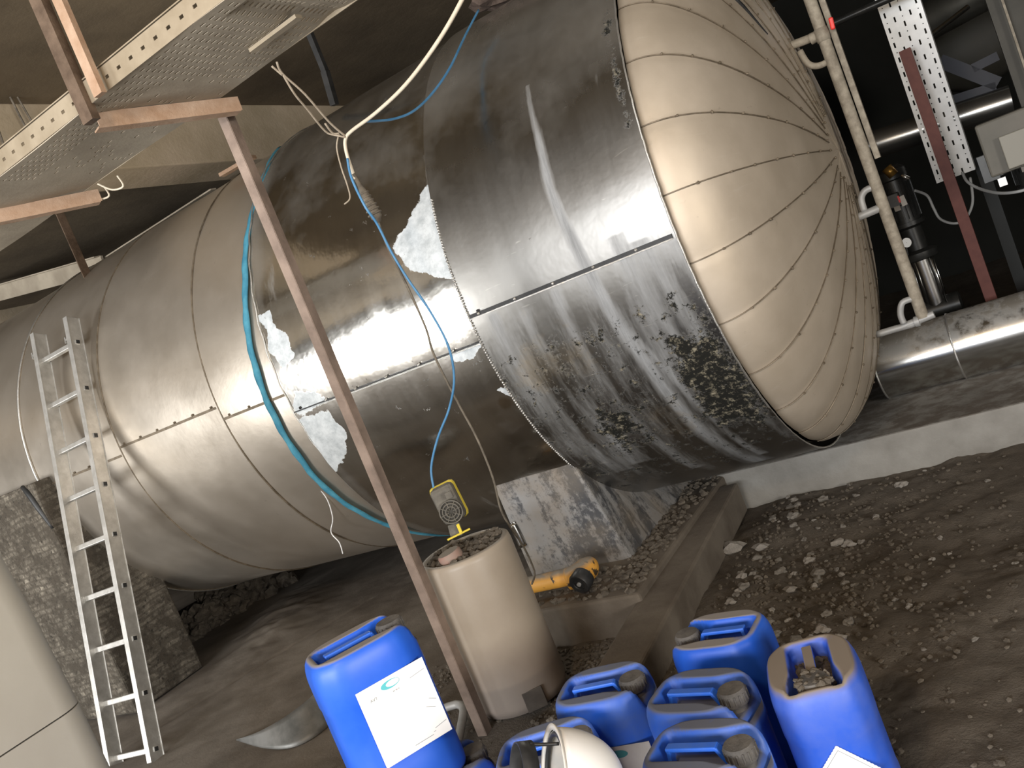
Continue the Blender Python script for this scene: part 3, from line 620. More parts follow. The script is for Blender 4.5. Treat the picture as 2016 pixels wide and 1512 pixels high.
for q in ([(545, 122, 2.45), (556, 145, 2.48), (600, 185, 2.56), (648, 240, 2.68), (680, 268, 2.75)], [(556, 145, 2.48), (580, 185, 2.53), (605, 215, 2.6), (640, 258, 2.70), (660, 266, 2.73), (680, 270, 2.75)], [(535, 130, 2.45), (556, 148, 2.48)], [(640, 243, 2.68), (655, 262, 2.72), (668, 262, 2.74)]):
    m.tube([P(x, y, Y=Y) for x, y, Y in q], .004, 6, smooth=5)
tag(m.build('tying_twine', M_twine, None, True), 'dusty twisted twine tied from the cable tray to the cream cable', 'twine')
cable('loose_wire', [(668, 262, 2.74), (663, 290, 2.75), (672, 330, 2.76), (684, 365, 2.77), (689, 390, 2.77), (678, 402, 2.77)], .003, M_twine, 'short loose wire dangling beside the connector', 'wire')
cable('white_string', [(610, 922, 3.38), (625, 955, 3.40), (645, 985, 3.44), (655, 1020, 3.48), (652, 1048, 3.5), (668, 1068, 3.5), (675, 1090, 3.5)], .0032, M_white, 'frayed white string hanging from the blue strap below the tank', 'string')

# ------------------------------------------------------------------ white drum with dosing pump
bc = Vector((-2.24, 2.818, 0)); zt = -.865
dr = tag(empty('plastic_drum', (bc.x, bc.y, FL)), 'tall cloudy white plastic drum standing before the tank, dirt on its lid', 'drum')
def drum_mat():
    m, nt, b = nmat('cloudy_white_plastic')
    n = noise(nt, 3, 5, .6); tc = nt.nodes.new('ShaderNodeTexCoord'); s = nt.nodes.new('ShaderNodeSeparateXYZ'); nt.links.new(tc.outputs['Object'], s.inputs[0])
    low = ramp(nt, math_(nt, 'ADD', s.outputs[2], math_(nt, 'MULTIPLY', n, .16)), .08, .42, (1, 1, 1, 1), (0, 0, 0, 1))
    line = ramp(nt, s.outputs[2], .135, .15, (1, 1, 1, 1), (0, 0, 0, 1))
    c = mixc(nt, ramp(nt, n, .3, .7), (.36, .305, .24), (.43, .37, .30)); c = mixc(nt, math_(nt, 'MULTIPLY', low, .55), c, (.36, .28, .26)); c = mixc(nt, math_(nt, 'MULTIPLY', line, .45), c, (.26, .23, .20))
    c = mixc(nt, upmask(nt, .6, .9), c, (.28, .25, .21))
    nt.links.new(c, b.inputs['Base Color']); b.inputs['Roughness'].default_value = .42; b.inputs['Subsurface Weight'].default_value = .12; b.inputs['Subsurface Radius'].default_value = (.05, .04, .03); return m
M_drum = drum_mat(); rr = .197
MB().lathe([(.165, FL + .003), (rr - .012, FL + .012), (rr, FL + .05), (rr, zt - .03), (rr - .004, zt - .008), (rr - .016, zt), (rr - .028, zt - .004), (rr - .036, zt - .018), (.12, zt - .02), (.001, zt - .02)], (bc.x, bc.y, 0), n=72).build('drum_body', M_drum, dr, True)
m = MB()
g3 = random.Random(9)
for i in range(170):
    an, ra = g3.uniform(0, 6.28), math.sqrt(g3.random()) * .165
    x, y = bc.x + ra * math.cos(an), bc.y + ra * math.sin(an)
    h = .02 + .018 * math.sin(x * 20) * math.cos(y * 17) + (.02 if (y > bc.y or x > bc.x + .04) else 0)
    m.blob((x, y, zt - .02 + h * .4), g3.uniform(.008, .022), i, 1, (1, 1, .7), .3)
m.build('dirt_on_lid', M_clod, dr)
M_pinkcap = mk('dusty_pink_cap', (.33, .20, .16), (.30, .25, .21), 12, .8, dust=(.7, .95, .3), dust_c=(.27, .245, .21))
cp = P(884, 1090, Z=zt + .02); MB().lathe([(.046, -.03), (.050, -.026), (.050, .002), (.044, .010), (.001, .011)], (cp.x, cp.y, zt + .018), (-.1, -.1, 1), 36).build('screw_cap', M_pinkcap, dr, True, auto=40)
# notch moulded in the drum foot
an = math.atan2(-2.818, 2.24); nv_ = Vector((math.cos(an), math.sin(an), 0)); tv = Vector((-nv_.y, nv_.x, 0)); c0 = Vector((bc.x, bc.y, FL + .055)) + nv_ * (rr - .003) + tv * .03
MB().box(c0, (.008, .085, .085), Matrix((nv_, tv, Vector((0, 0, 1)))).transposed()).build('moulded_notch', mk('dark_notch', (.07, .058, .048), (.1, .085, .07), 20, .7), dr, bevel=.003)
dp = tag(empty('dosing_pump', tuple(P(902, 1052, D=3.58))), 'small grimy dosing pump with a round ribbed cover standing on the drum', 'pump')
up = (Vector((-.16, 0, 1))).normalized(); vd = -CF; fx = up.cross(vd).normalized(); fz = up; fy = fz.cross(fx); Rp = Matrix((fx, fy, fz)).transposed()
bs = P(905, 1050, D=3.56)
pc_ = P(883, 990, D=3.60); tl = Matrix.Rotation(math.radians(3), 3, CF) @ Rp
MB().box(pc_, (.10, .085, .155), tl).build('pump_housing', M_pumpb, dp, bevel=.018)
MB().box(pc_ + fy * .035, (.112, .05, .165), tl).build('yellow_shell', M_yellow, dp, bevel=.018)
gc = P(888, 1008, D=3.53); gr = MB()
for rad in (.046, .034, .021): gr.tube([gc + (fx * math.cos(t) + fz * math.sin(t)) * rad for t in np.linspace(0, 2 * math.pi, 25)], .0032, 6, caps=False)
for k in range(8): t = k * math.pi / 4; gr.bar(gc + (fx * math.cos(t) + fz * math.sin(t)) * .008, gc + (fx * math.cos(t) + fz * math.sin(t)) * .046, .004, .004, fy)
gr.build('ribbed_cover', M_pumpb, dp, True); MB().lathe([(.047, -.01), (.047, .035), (.03, .04)], gc + fy * .045, -fy, 32).build('cover_body', mk('pump_black', (.03, .028, .024), (.06, .055, .045), 20, .8), dp, True, auto=40)
MB().box(P(884, 975, D=3.5), (.03, .012, .03), tl).build('control_knob', M_pumpb, dp, bevel=.004)
MB().box(P(881, 978, D=3.545), (.010, .008, .016), tl).build('yellow_key', M_yellow, dp, bevel=.002)
MB().bar(P(881, 1063, D=3.50), P(925, 1041, D=3.54), .011, .008, up).build('yellow_clip', M_yellow, dp, bevel=.002)
MB().bar(P(908, 1049, D=3.52), P(901, 1032, D=3.54), .013, .008, up).build('yellow_clip', M_yellow, dp, bevel=.002)
MB().bar(P(900, 1055, D=3.58), P(893, 1030, D=3.58), .04, .05, up).build('pump_foot', M_pumpb, dp, bevel=.004)
m = MB().tube([P(1008, 1030, Y=3.25), P(1020, 1052, Y=3.25), P(1030, 1075, Y=3.25)], .02, 12, smooth=3)
tag(m.build('foil_tube', M_steel, None, True), 'scrap of shiny crumpled foil tube just right of the drum rim', 'foil')

# orange tubular tool on the foundation block
ot = tag(empty('orange_tube_tool', tuple(P(1100, 1160, Y=3.40))), 'worn orange tube with an elbow head and black round end lying behind the drum', 'tool')
MB().tube([P(1030, 1155, Y=3.36), P(1070, 1146, Y=3.36), P(1125, 1134, Y=3.36)], [.040, .041, .042], 24).build('tube_body', M_orange, ot, True, auto=50)
MB().tube([P(1118, 1140, Y=3.33), P(1140, 1132, Y=3.35), P(1157, 1118, Y=3.40), P(1160, 1108, Y=3.44)], [.050, .056, .055, .035], 24, smooth=4).build('elbow_head', M_orange, ot, True)
ec = P(1141, 1149, Y=3.27); en = (Vector((-.15, -1, -.25))).normalized()
e_ = MB().lathe([(.050, -.05), (.052, 0), (.046, .010), (.030, .008), (.028, .003), (.010, .003)], ec, en, 32).build('black_end_cap', M_black, ot, True, auto=35)
MB().lathe([(.010, 0), (.010, .008), (.004, .009)], ec + en * .003, en, 16).build('centre_bolt', M_gpipe, e_, True, auto=40)

# ------------------------------------------------------------------ jerrycans
def outline(Lx, Wy, ch, n=72):
    a, b = Lx / 2, Wy / 2
    poly = [(-a + ch, -b), (a - ch, -b), (a, -b + ch * .8), (a, b - ch * .8), (a - ch, b), (-a + ch, b), (-a, b - ch * .8), (-a, -b + ch * .8)]
    pts = [Vector(p) for p in poly]
    for _ in range(3): pts = [q for i in range(len(pts)) for q in (pts[i] * .82 + pts[(i + 1) % len(pts)] * .18, pts[i] * .18 + pts[(i + 1) % len(pts)] * .82)]
    cum = [0]
    for i in range(len(pts)): cum.append(cum[-1] + (pts[(i + 1) % len(pts)] - pts[i]).length)
    out = []
    for k in range(n):
        s = cum[-1] * k / n; i = max(j for j in range(len(pts)) if cum[j] <= s); t = (s - cum[i]) / (cum[i + 1] - cum[i]); out.append(pts[i].lerp(pts[(i + 1) % len(pts)], t))
    return out
def jerrycan(name, mat, Lx=.29, Wy=.238, H=.42, chan=.052, closed=False, dirt=False):
    root = empty(name, (0, 0, 0)); n = 96; ol = outline(Lx, Wy, .062, n)
    prof = [(.90, 0), (.96, .004), (.99, .014), (1, .03), (1, .10), (.985, .105), (.985, .30), (1, .306), (1, H - .065), (.995, H - .05), (.975, H - .03), (.94, H - .014), (.90, H - .005), (.86, H)] + [(s, H) for s in np.linspace(.83, .02, 34)]
    def sm(v): v = min(1, max(0, v)); return v * v * (3 - 2 * v)
    vs = []
    for s, z in prof:
        for p in ol:
            x, y = p.x * s, p.y * s
            w = chan * (1 + .25 * sm((x - .02) / .08))
            m_ = sm((w - abs(y)) / .022 + .5) * sm((x + Lx * .36) / .022 + .5)
            if closed: m_ *= sm((Lx * .40 - x) / .022 + .5)
            if z > H - .07: z2 = z - .058 * m_ * sm((z - (H - .07)) / .03)
            else: z2 = z
            vs.append((x, y, z2))
    fs = [(i * n + j, i * n + (j + 1) % n, (i + 1) * n + (j + 1) % n, (i + 1) * n + j) for i in range(len(prof) - 1) for j in range(n)]
    fs += [tuple(range(n))[::-1], tuple((len(prof) - 1) * n + j for j in range(n))]
    MB().add(vs, fs).build('can_body', mat, root, True)
    hx0, hx1 = -Lx * .30, Lx * .16
    hm = MB(); hh = H + .0
    for a, b in (((hx0, 0, H - .055), (hx0 + .008, 0, hh - .006)), ((hx0, 0, hh - .008), (hx1, 0, hh - .008)), ((hx1 - .003, 0, hh - .006), (hx1 + .022, 0, H - .055))): hm.bar(a, b, .026, .011, (0, 0, 1) if abs(a[2] - b[2]) < .01 else (1, 0, 0))
    hm.build('handle', M_handle if not dirt else mat, root, bevel=.003)
    cx_ = Lx * .345 if not closed else Lx * .27
    cm = MB(); prof = [(.026, H - .062), (.028, H - .042), (.036, H - .04), (.038, H - .036), (.038, H - .006), (.034, H - .0), (.001, H + .001)]
    cm.lathe(prof, (cx_, 0, 0), (0, 0, 1), 36)
    for k in range(18): t = k * 2 * math.pi / 18; cm.box((cx_ + .038 * math.cos(t), .038 * math.sin(t), H - .020), (.004, .004, .024), Matrix.Rotation(t, 3, 'Z'))
    cm.build('cap', M_cap, root, True, auto=35)
    if dirt:
        dm = MB(); g = random.Random(4)
        for i in range(150):
            x, y = g.uniform(-Lx * .30, Lx * .39), g.uniform(-chan * .95, chan * .95)
            if abs(y) < .012 and x < .02: continue
            cap = math.hypot(x - cx_, y) < .045
            dm.blob((x, y, H - .058 + g.uniform(0, .012) + (.045 if cap else 0)), g.uniform(.006, .016 if not cap else .012), i, 1, (1, 1, .8), .35)
        dm.build('dirt_in_recess', M_clod, root)['kind'] = 'stuff'
    return root
GRP = 'blue jerrycans standing on the dirt floor'
def place(o, x, y, z, rz, label, group=GRP): o.location = (x, y, z); o.rotation_euler = (0, 0, math.radians(rz)); tag(o, label, 'jerrycan', group); return o
def text(s, size, mat, parent, loc, name='lettering', rot=(R90, 0, 0)):
    cu = bpy.data.curves.new(name, 'FONT'); cu.body = s; cu.size = size; cu.extrude = .0002; cu.align_x = 'CENTER'
    o = bpy.data.objects.new(name, cu); COL.objects.link(o); bpy.context.view_layer.update()
    me = bpy.data.meshes.new_from_object(o.evaluated_get(bpy.context.evaluated_depsgraph_get())); bpy.data.objects.remove(o)
    me.materials.clear(); me.materials.append(mat); q = bpy.data.objects.new(name, me); COL.objects.link(q); q.parent = parent; q.location = loc; q.rotation_euler = rot; return q
def ellipse(w, h, y, cx_, cz, n=32): return MB().add([(cx_ + w * math.cos(2 * math.pi * k / n), y, cz + h * math.sin(2 * math.pi * k / n)) for k in range(n)], [tuple(range(n))])
cA = jerrycan('jerrycan', M_blue, .30, .235, .44)
yf = -.1205
lab = MB().box((.028, yf, .235), (.195, .0012, .215)).build('label', M_paper, cA); lab['label'] = 'large white paper label'
ellipse(.027, .011, yf - .0012, .022, .322).build('logo', M_teal, lab); ellipse(.019, .008, yf - .0016, .029, .3225).build('logo_shine', M_paper, lab)
text('WATER', .006, M_ink, lab, (.034, yf - .0018, .2900)) if False else None
text('AVT', .011, M_ink, lab, (-.032, yf - .0014, .302)); text('w w v', .008, M_ink, lab, (.030, yf - .0014, .298))
m = MB()
m = None
for x0_, z0_, x1_, z1_ in ((.075, .309, .118, .313), (.100, .235, .118, .224), (.085, .218, .108, .206), (.085, .155, .12, .16), (.02, .142, .075, .142), (.078, .148, .084, .148)): MB().bar((x0_, yf - .0014, z0_), (x1_, yf - .0014, z1_), .0012, .0005, (0, 1, 0)).build('printed_line', M_ink, lab)

place(cA, -1.786, 1.655, -1.128, 55.6, 'clean-sided blue jerrycan with big white label, topmost of its stack', None)
cH = jerrycan('jerrycan', M_blue2); place(cH, -1.745, 1.72, FL, 50, 'blue jerrycan standing underneath the one with the big white label')
cB = jerrycan('jerrycan', M_blue2)
lb2 = MB().box((.045, yf - .003, .225), (.17, .0012, .12)).build('label', M_paperd, cB); lb2['label'] = 'dusty grey label'; ellipse(.028, .012, yf - .0045, .03, .262).build('logo', M_tealD, lb2)
place(cB, -1.385, 2.085, FL, 9, 'blue jerrycan with dusty grey label, nearest to the white drum')
def can_copy(src, *a): return place(copy_tree(src), *a)
cC = jerrycan('jerrycan', M_blue2); place(cC, -1.045, 1.99, FL, -6, 'dusty blue jerrycan in the middle of the cluster, a pebble by its handle')
cF = can_copy(cC, -.965, 1.745, FL, -3, 'blue jerrycan at the bottom edge, in front of the middle one')
cG = can_copy(cC, -1.44, 1.80, FL, 21, 'blue jerrycan half hidden behind the white hard hat')
cD = jerrycan('jerrycan', M_blue, .29, .245); place(cD, -1.08, 2.32, FL, 178, 'rearmost blue jerrycan with its cap at the left end')
cE = jerrycan('jerrycan', M_blue3, .30, .235, .44, .048, True, True)
cE.location = (0, 0, 0)
dl = MB(); zz = .215; s_ = .085; ring_ = []
for k in range(4):
    p0 = [(0, s_), (s_, 0), (0, -s_), (-s_, 0)][k]; p1 = [(s_, 0), (0, -s_), (-s_, 0), (0, s_)][k]
    for j in range(28): t = j / 28; o_ = .0022 if j % 2 else 0; x_, z_ = p0[0] + (p1[0] - p0[0]) * t, p0[1] + (p1[1] - p0[1]) * t; ring_.append((.1505, x_ * (1 + o_ * 8), zz + z_ * (1 + o_ * 8)))
dl.add(ring_, [tuple(range(len(ring_)))]); dlo = dl.build('label', M_paper, cE, solid=.0008); dlo['label'] = 'white diamond label'
m = MB(); q = [(.1512, 0, zz + s_ * .86), (.1512, s_ * .86, zz), (.1512, 0, zz - s_ * .86), (.1512, -s_ * .86, zz)]
for k in range(4): m.bar(q[k], q[(k + 1) % 4], .0014, .0004, (1, 0, 0))
m.build('printed_border', M_ink, dlo)
place(cE, -.742, 2.03, FL, -74, 'dirt-caked blue jerrycan with a white diamond label, rightmost of all')
pb_ = MB().blob((0, 0, 0), .011, 3, 2).build('pebble', M_stonep, None, True); pb_.location = (-1.10, 1.955, -1.178); tag(pb_, 'tiny pale pebble lying in the recess of the middle jerrycan', 'pebble')

# ------------------------------------------------------------------ hard hat
hc = P(1096, 1552, D=1.86); hh = tag(empty('hard_hat', tuple(hc)), 'white hard hat lying on its side at the bottom edge, black headband out', 'hard hat')
ax = (CX * .80 + CU * -.02 + CF * .16).normalized(); upv = (CU - ax * CU.dot(ax)).normalized(); sv = ax.cross(upv)
def dome(rad, dep, off, n=48, k=18, flare=0):
    vs = []
    for i in range(k + 1):
        ph = i / k * math.pi / 2; r_ = rad * math.cos(ph)**.9
        for j in range(n):
            t = 2 * math.pi * j / n; vs.append(hc + ax * (off + dep * math.sin(ph)) + (upv * math.cos(t) * 1.12 + sv * math.sin(t)) * max(r_, .0005))
    return MB().add(vs, [(i * n + j, i * n + (j + 1) % n, (i + 1) * n + (j + 1) % n, (i + 1) * n + j) for i in range(k) for j in range(n)])
dome(.108, .145, 0).build('shell', M_white, hh, True, solid=.004)
dome(.102, .138, -.001).build('inner_shell', M_greyp, hh, True)
n = 48; vs = []
for rad, o_ in ((.106, .004), (.112, -.004), (.112, -.008), (.104, -.004)):
    for j in range(n): t = 2 * math.pi * j / n; e = 1 + .05 * max(0, math.cos(t))**3; vs.append(hc + ax * o_ + (upv * math.cos(t) * 1.12 * (e if rad > .11 else 1) + sv * math.sin(t)) * rad)
MB().add(vs, [(i * n + j, i * n + (j + 1) % n, ((i + 1) % 4) * n + (j + 1) % n, ((i + 1) % 4) * n + j) for i in range(4) for j in range(n)]).build('brim', M_greyp, hh, True)
MB().tube([hc + ax * .004 + (upv * math.cos(t) * 1.08 + sv * math.sin(t)) * .100 for t in np.linspace(0, 2 * math.pi, 40)], .006, 8, caps=False).build('sweatband', M_black, hh, True)
vs = []
for o_, rad in ((-.052, .088), (-.085, .086)):
    for j in range(n): t = 2 * math.pi * j / n; vs.append(hc + ax * o_ + (upv * math.cos(t) * 1.1 + sv * math.sin(t)) * rad)
MB().add(vs, [(j, (j + 1) % n, n + (j + 1) % n, n + j) for j in range(n)]).build('headband', M_black, hh, True, solid=.004)
MB().tube([hc + ax * -.06 + upv * .096, hc + ax * -.03 + upv * .094, hc + ax * 0 + upv * .098 + sv * .01], .004, 8, smooth=4).build('strap', M_black, hh, True)
MB().lathe([(.005, 0), (.005, .003)], hc + ax * -.068 + upv * .05 - CF * .075, -CF, 12).build('stud', M_steel, hh)

# ------------------------------------------------------------------ right: standpipe, tray, post, pump, pipes
sp = tag(empty('level_standpipe', (-.50, 4.54, -.8)), 'dusty vertical standpipe bolted to the rounded tank head by two elbows', 'pipe')
xp, yp = -.522, 4.54
MB().tube([(xp, yp, 2.0), (xp, yp, -.80)], .027, 20).build('pipe', M_dpipe, sp, True, auto=50)
MB().tube([(xp - .0, yp, -.72), (xp - .01, yp, -.79), (xp - .035, yp, -.815), (xp - .13, yp, -.815), (xp - .22, yp, -.815)], .017, 12, smooth=3).build('lower_nozzle', M_gpipe, sp, True)
MB().tube([(xp - .01, yp, -.70), (xp - .06, yp - .02, -.70), (xp - .085, yp - .02, -.75), (xp - .085, yp - .02, -.80)], .015, 12, smooth=4).build('lower_elbow', M_gpipe, sp, True)
MB().tube([(xp + .05, yp, -.80), (xp - .1, yp, -.815)], .018, 12).lathe([(.026, -.01), (.026, .01)], (xp - .03, yp, -.81), (1, 0, 0), 12).build('union', M_gpipe, sp, True, auto=40)
MB().tube([(xp, yp, .60), (xp - .05, yp, .61), (xp - .16, yp, .62)], .020, 12).lathe([(.026, -.015), (.026, .015)], (xp - .04, yp, .606), (1, 0, 0), 12).build('upper_nozzle', M_dpipe, sp, True, auto=40)
MB().tube([(xp, yp, .48), (xp - .06, yp, .48), (xp - .1, yp, .51), (xp - .115, yp, .58)], .015, 12, smooth=4).build('upper_elbow', M_dpipe, sp, True)
MB().tube([(xp, yp, -.14), (xp - .05, yp, -.14), (xp - .08, yp, -.17), (xp - .085, yp, -.23)], .016, 12, smooth=4).tube([(xp, yp, -.24), (xp - .2, yp, -.25)], .019, 12).build('middle_nozzle', M_gpipe, sp, True)
v = MB().lathe([(.03, -.03), (.033, 0), (.03, .03)], (xp, yp - .01, .60), (0, 0, 1), 16).build('valve_body', M_dpipe, sp, True)
MB().box((xp + .055, yp - .02, .625), (.02, .02, .055), Matrix.Rotation(.1, 3, 'Y')).build('valve_handle', M_redv, v, bevel=.006)
MB().bar((xp + .042, yp + .05, 2.0), (xp + .042, yp + .05, -.02), .026, .03, (0, 1, 0)).build('guard_angle', M_dpipe, sp)
# new perforated tray standing upright
wt = tag(empty('perforated_tray', (-.27, 6.0, -.30)), 'bright new perforated metal tray standing upright behind the standpipe', 'cable tray')
tw = .215; tp = Vector((-.34, 5.72, 1.25)); bt = Vector((-.372, 6.02, -.30)); V_ = (tp - bt).normalized(); L = (tp - bt).length; U_ = Vector((.98, -.12, 0)).normalized()
rows = int(L / .043)
idx = perforated(bt, V_, U_, rows, 5, L / rows, tw / 5, .0150, .0048, skip=lambda i, j: (i + j) % 2 == 0); idx.build('slotted_face', M_wtray, wt, solid=.0025)
nn = V_.cross(U_).normalized()
m = MB()
for s in (0, tw): m.bar(bt + U_ * s + nn * .02, tp + U_ * s + nn * .02, .002, .04, nn)
m.build('side_flange', M_wtray, wt)
m = MB()
for i in range(rows):
    for j in (0, 2, 4):
        if (i + j) % 2 == 0: c = bt + V_ * (L / rows * (i + .5)) + U_ * (tw / 5 * (j + .5)) - nn * .0015; m.lathe([(.0035, -.001), (.0035, .001)], c, -nn, 8)
m.build('round_holes', M_black, wt)
rp = MB().bar(P(1781, 98, Y=5.72), (P(1781, 98, Y=5.72).x, 5.72, FL + .2), .062, .04, (0, 1, 0)).build('red_post', M_red, bevel=.002)
tag(rp, 'dark oxide red steel post standing in front of the bright perforated tray', 'post')
gp = MB().bar((-.13, 6.3, -.25), (-.13, 6.3, FL + .2), .07, .05, (0, 1, 0)).build('grey_post', mk('dim_grey_steel', (.018, .02, .019), None, 4, .6, .3)); tag(gp, 'dim grey steel post behind the red post', 'post')
# big bright pipe lying on the plinth
bp = tag(empty('insulated_pipe', (-.6, 5.4, -1.35)), 'big shiny jacketed pipe lying on the plinth right of the tank head', 'pipe')
MB().lathe([(.186, 0), (.186, .43)], (-.93, 5.42, -1.165), (1, 0, 0), 64, True).build('jacket_section', M_pipe, bp, True, auto=50)
MB().lathe([(.189, 0), (.189, 2.6)], (-.51, 5.42, -1.165), (1, 0, 0), 64, True).build('jacket_section', M_pipe, bp, True, auto=50)
for x in (-.51, -.93): MB().lathe([(.187, -.006), (.193, -.003), (.193, .003), (.187, .006)], (x, 5.42, -1.165), (1, 0, 0), 64, False).build('band', M_lip, bp, True)
# vertical multistage pumps
def pump(name, X, Y, label, dz=0, sc=1):
    g = empty(name, (X, Y, -1.35)); tag(g, label, 'pump', None); q = lambda z: (X, Y, z)
    MB().lathe([(.12, -1.35), (.12, -1.28), (.07, -1.24), (.07, -1.16)], q(0), (0, 0, 1), 28).build('pump_base', M_cast, g, True, auto=40)
    vol = MB().lathe([(.05, -.16), (.085, -.15), (.085, .15), (.05, .16)], q(-1.18), (1, 0, 0), 24); vol.build('port_flanges', M_cast, g, True, auto=40)
    MB().lathe([(.075, -1.14), (.075, -.80)], q(0), (0, 0, 1), 28).build('steel_sleeve', M_steel, g, True, auto=40)
    m = MB()
    for k in range(4): t = math.pi / 4 + k * math.pi / 2; m.tube([(X + .098 * math.cos(t), Y + .098 * math.sin(t), -1.2), (X + .098 * math.cos(t), Y + .098 * math.sin(t), -.74)], .007, 8)
    m.build('tie_rods', M_steel, g, True)
    MB().lathe([(.12, -.79), (.125, -.77), (.125, -.74), (.075, -.72), (.075, -.56), (.11, -.54), (.11, -.51)], q(0), (0, 0, 1), 28).build('motor_stool', M_cast, g, True, auto=40)
    mt = MB().lathe([(.09, -.51), (.09, -.20), (.1, -.19), (.1, -.13), (.06, -.10), (.001, -.095)], q(0), (0, 0, 1), 28)
    for k in range(20): t = k * math.pi / 10; mt.box((X + .095 * math.cos(t), Y + .095 * math.sin(t), -.36), (.018, .004, .26), Matrix.Rotation(t, 3, 'Z'))
    mo = mt.build('motor', M_cast, g, True, auto=40)
    MB().box((X - .03, Y - .11, -.33), (.09, .06, .10)).build('terminal_box', M_cast, g, bevel=.006)
    MB().box((X - .02, Y - .142, -.39), (.04, .003, .035)).build('rating_plate', M_paperd, mo)
    me_done = []
    for ch in g.children_recursive:
        ch.data.transform(Matrix.Translation((0, 0, dz)) @ Matrix.Scale(sc, 4)) if ch.data.name not in me_done else None
    MB().box((X, Y, -1.35 + dz / 2), (.24, .24, dz)).build('stand', M_cast, g)
    return g
pA = pump('booster_pump', -.575, 5.85, 'black vertical pump with stainless sleeve and dial gauge, right beside the standpipe', .20, .84)
gq = P(1784, 478, Y=5.68); gm = MB().lathe([(.030, -.02), (.032, 0), (.030, .006)], gq, -CF, 28).build('pressure_gauge', M_cast, pA, True, auto=40)
MB().lathe([(.028, 0), (.028, .0012)], gq - CF * .0065, -CF, 28).build('dial', mk('dial_white', (.75, .76, .75), None, 3, .5), gm)
MB().bar(gq - CF * .0085, gq - CF * .0085 + Vector((-.02, 0, -.005)), .003, .001, CF).build('needle', M_black, gm)
MB().tube([gq - CU * .03, gq - CU * .075 + CX * .008], .007, 8).build('gauge_stem', M_cast, pA)
MB().box(P(1778, 395, Y=5.70), (.03, .01, .06), Matrix.Rotation(math.radians(-4), 3, 'Y')).build('beige_sticker', M_greyp, pA)
MB().box(P(1770, 392, Y=5.69), (.010, .01, .04)).build('red_mark', M_redv, pA)
m = MB().tube([P(1745, 330, Y=5.7), P(1760, 345, Y=5.7)], .03, 12); m.build('brass_fitting', mk('brass', (.30, .16, .03), (.2, .12, .03), 9, .35, .8), pA, True)
MB().tube([P(1775, 345, Y=5.7), P(1790, 352, Y=5.7)], .012, 10).build('steel_fitting', M_steel, pA, True)
pB = pump('booster_pump', .09, 5.9, 'second black vertical pump at the right edge, below the beige motor', .20, .80)
# second pump line, motor with plate, pipes and frames in the gloom
mo = tag(empty('beige_motor', tuple(P(2005, 280, Y=5.4))), 'boxy beige motor casing with a lighter plate at the right edge', 'motor')
mc = P(2015, 268, Y=5.05); MB().box(mc, (.36, .25, .26)).build('casing', M_motor, mo, bevel=.01)
MB().box(P(2022, 285, Y=4.90), (.20, .02, .16)).build('cover_plate', mk('plate_beige', (.22, .21, .175), None, 4, .5), mo, bevel=.004)
MB().lathe([(.05, 0), (.05, .12)], P(1950, 300, Y=5.0), (0, 0, -1), 20).box(P(1946, 330, Y=4.98), (.07, .07, .13)).build('shaft_housing', M_cast, mo, True, auto=40)
MB().box(P(1974, 358, Y=4.93), (.035, .004, .04)).build('white_tag', M_white, mo)
def hpipe(x0, y0, x1, y1, Y0, Y1, r, label, mat=M_steel, name='background_pipe'):
    o = MB().tube([P(x0, y0, Y=Y0), P(x1, y1, Y=Y1)], r, 32).build(name, mat, None, True, auto=50); tag(o, label, 'pipe'); return o
M_dsteel = mk('dim_bright_jacket', (.42, .42, .40), (.5, .5, .48), 6, .25, .95)
hpipe(1700, 292, 1992, 197, 7.0, 7.0, .10, 'horizontal bright jacketed pipe passing behind the perforated tray', M_dsteel)
hpipe(1800, 95, 1905, 14, 6.2, 6.5, .016, 'thin shiny conduit slanting up to the right of the perforated tray')
hpipe(1770, 75, 1960, -30, 7.4, 7.2, .13, 'wide dull duct at the very top right', mk('dull_duct', (.13, .13, .115), (.2, .2, .18), 5, .4, .8), 'ventilation_duct')
hpipe(1632, 50, 1790, -20, 5.5, 5.5, .02, 'slim dark pipe right of the red valve handle', M_cast)
cl = MB().box((P(1995, 60, Y=6.0).x + .02, 6.0, .25), (.20, .12, 3.5)).build('steel_column', mk('dim_column', (.04, .038, .03), (.06, .056, .045), 4, .6, .2)); tag(cl, 'dim steel column crossing the top right corner', 'column')
ct = MB().box((P(2000, 80, Y=5.9).x, 5.9, .25), (.012, .02, 3.5)).build('thin_conduit', M_dpipe); tag(ct, 'thin pale conduit fixed on the top right column', 'pipe')
bf = MB(); A_, B_, C_, D_ = P(1850, 120, Y=7.2), P(1965, 165, Y=7.2), P(1850, 225, Y=7.2), P(1965, 110, Y=7.2)
bf.bar(A_, B_, .04, .09, (0, 0, 1)); bf.bar(P(1915, 135, Y=7.2), D_, .04, .06, (0, 0, 1)); bf.bar(A_, C_, .04, .12, (0, 1, 0)); bf.bar(C_, P(1965, 190, Y=7.2), .04, .2, (0, 0, 1))
tag(bf.build('blue_steel_frame', M_bluef), 'very dark blue steel frame in the gloom right of the perforated tray', 'frame')
m = MB().blob(P(1900, 90, Y=8.2), .34, 5, 3, (1.3, .6, 1), .08); tag(m.build('dark_drum', mk('dim_drum', (.035, .034, .026), (.05, .048, .04), 2, .6), None, True), 'large dim rounded vessel far behind the perforated tray', 'vessel')
def gcab(q, label): o = MB().tube([P(x, y, Y=Y) for x, y, Y in q], .008, 8, smooth=6).build('grey_cable', M_gcable, None, True); tag(o, label, 'cable'); return o
gcab([(1895, 340, 5.6), (1905, 358, 5.5), (1930, 372, 5.4), (1965, 380, 5.2), (2000, 378, 5.1), (2030, 370, 5.1)], 'grey cable sagging from the perforated tray to the right edge')
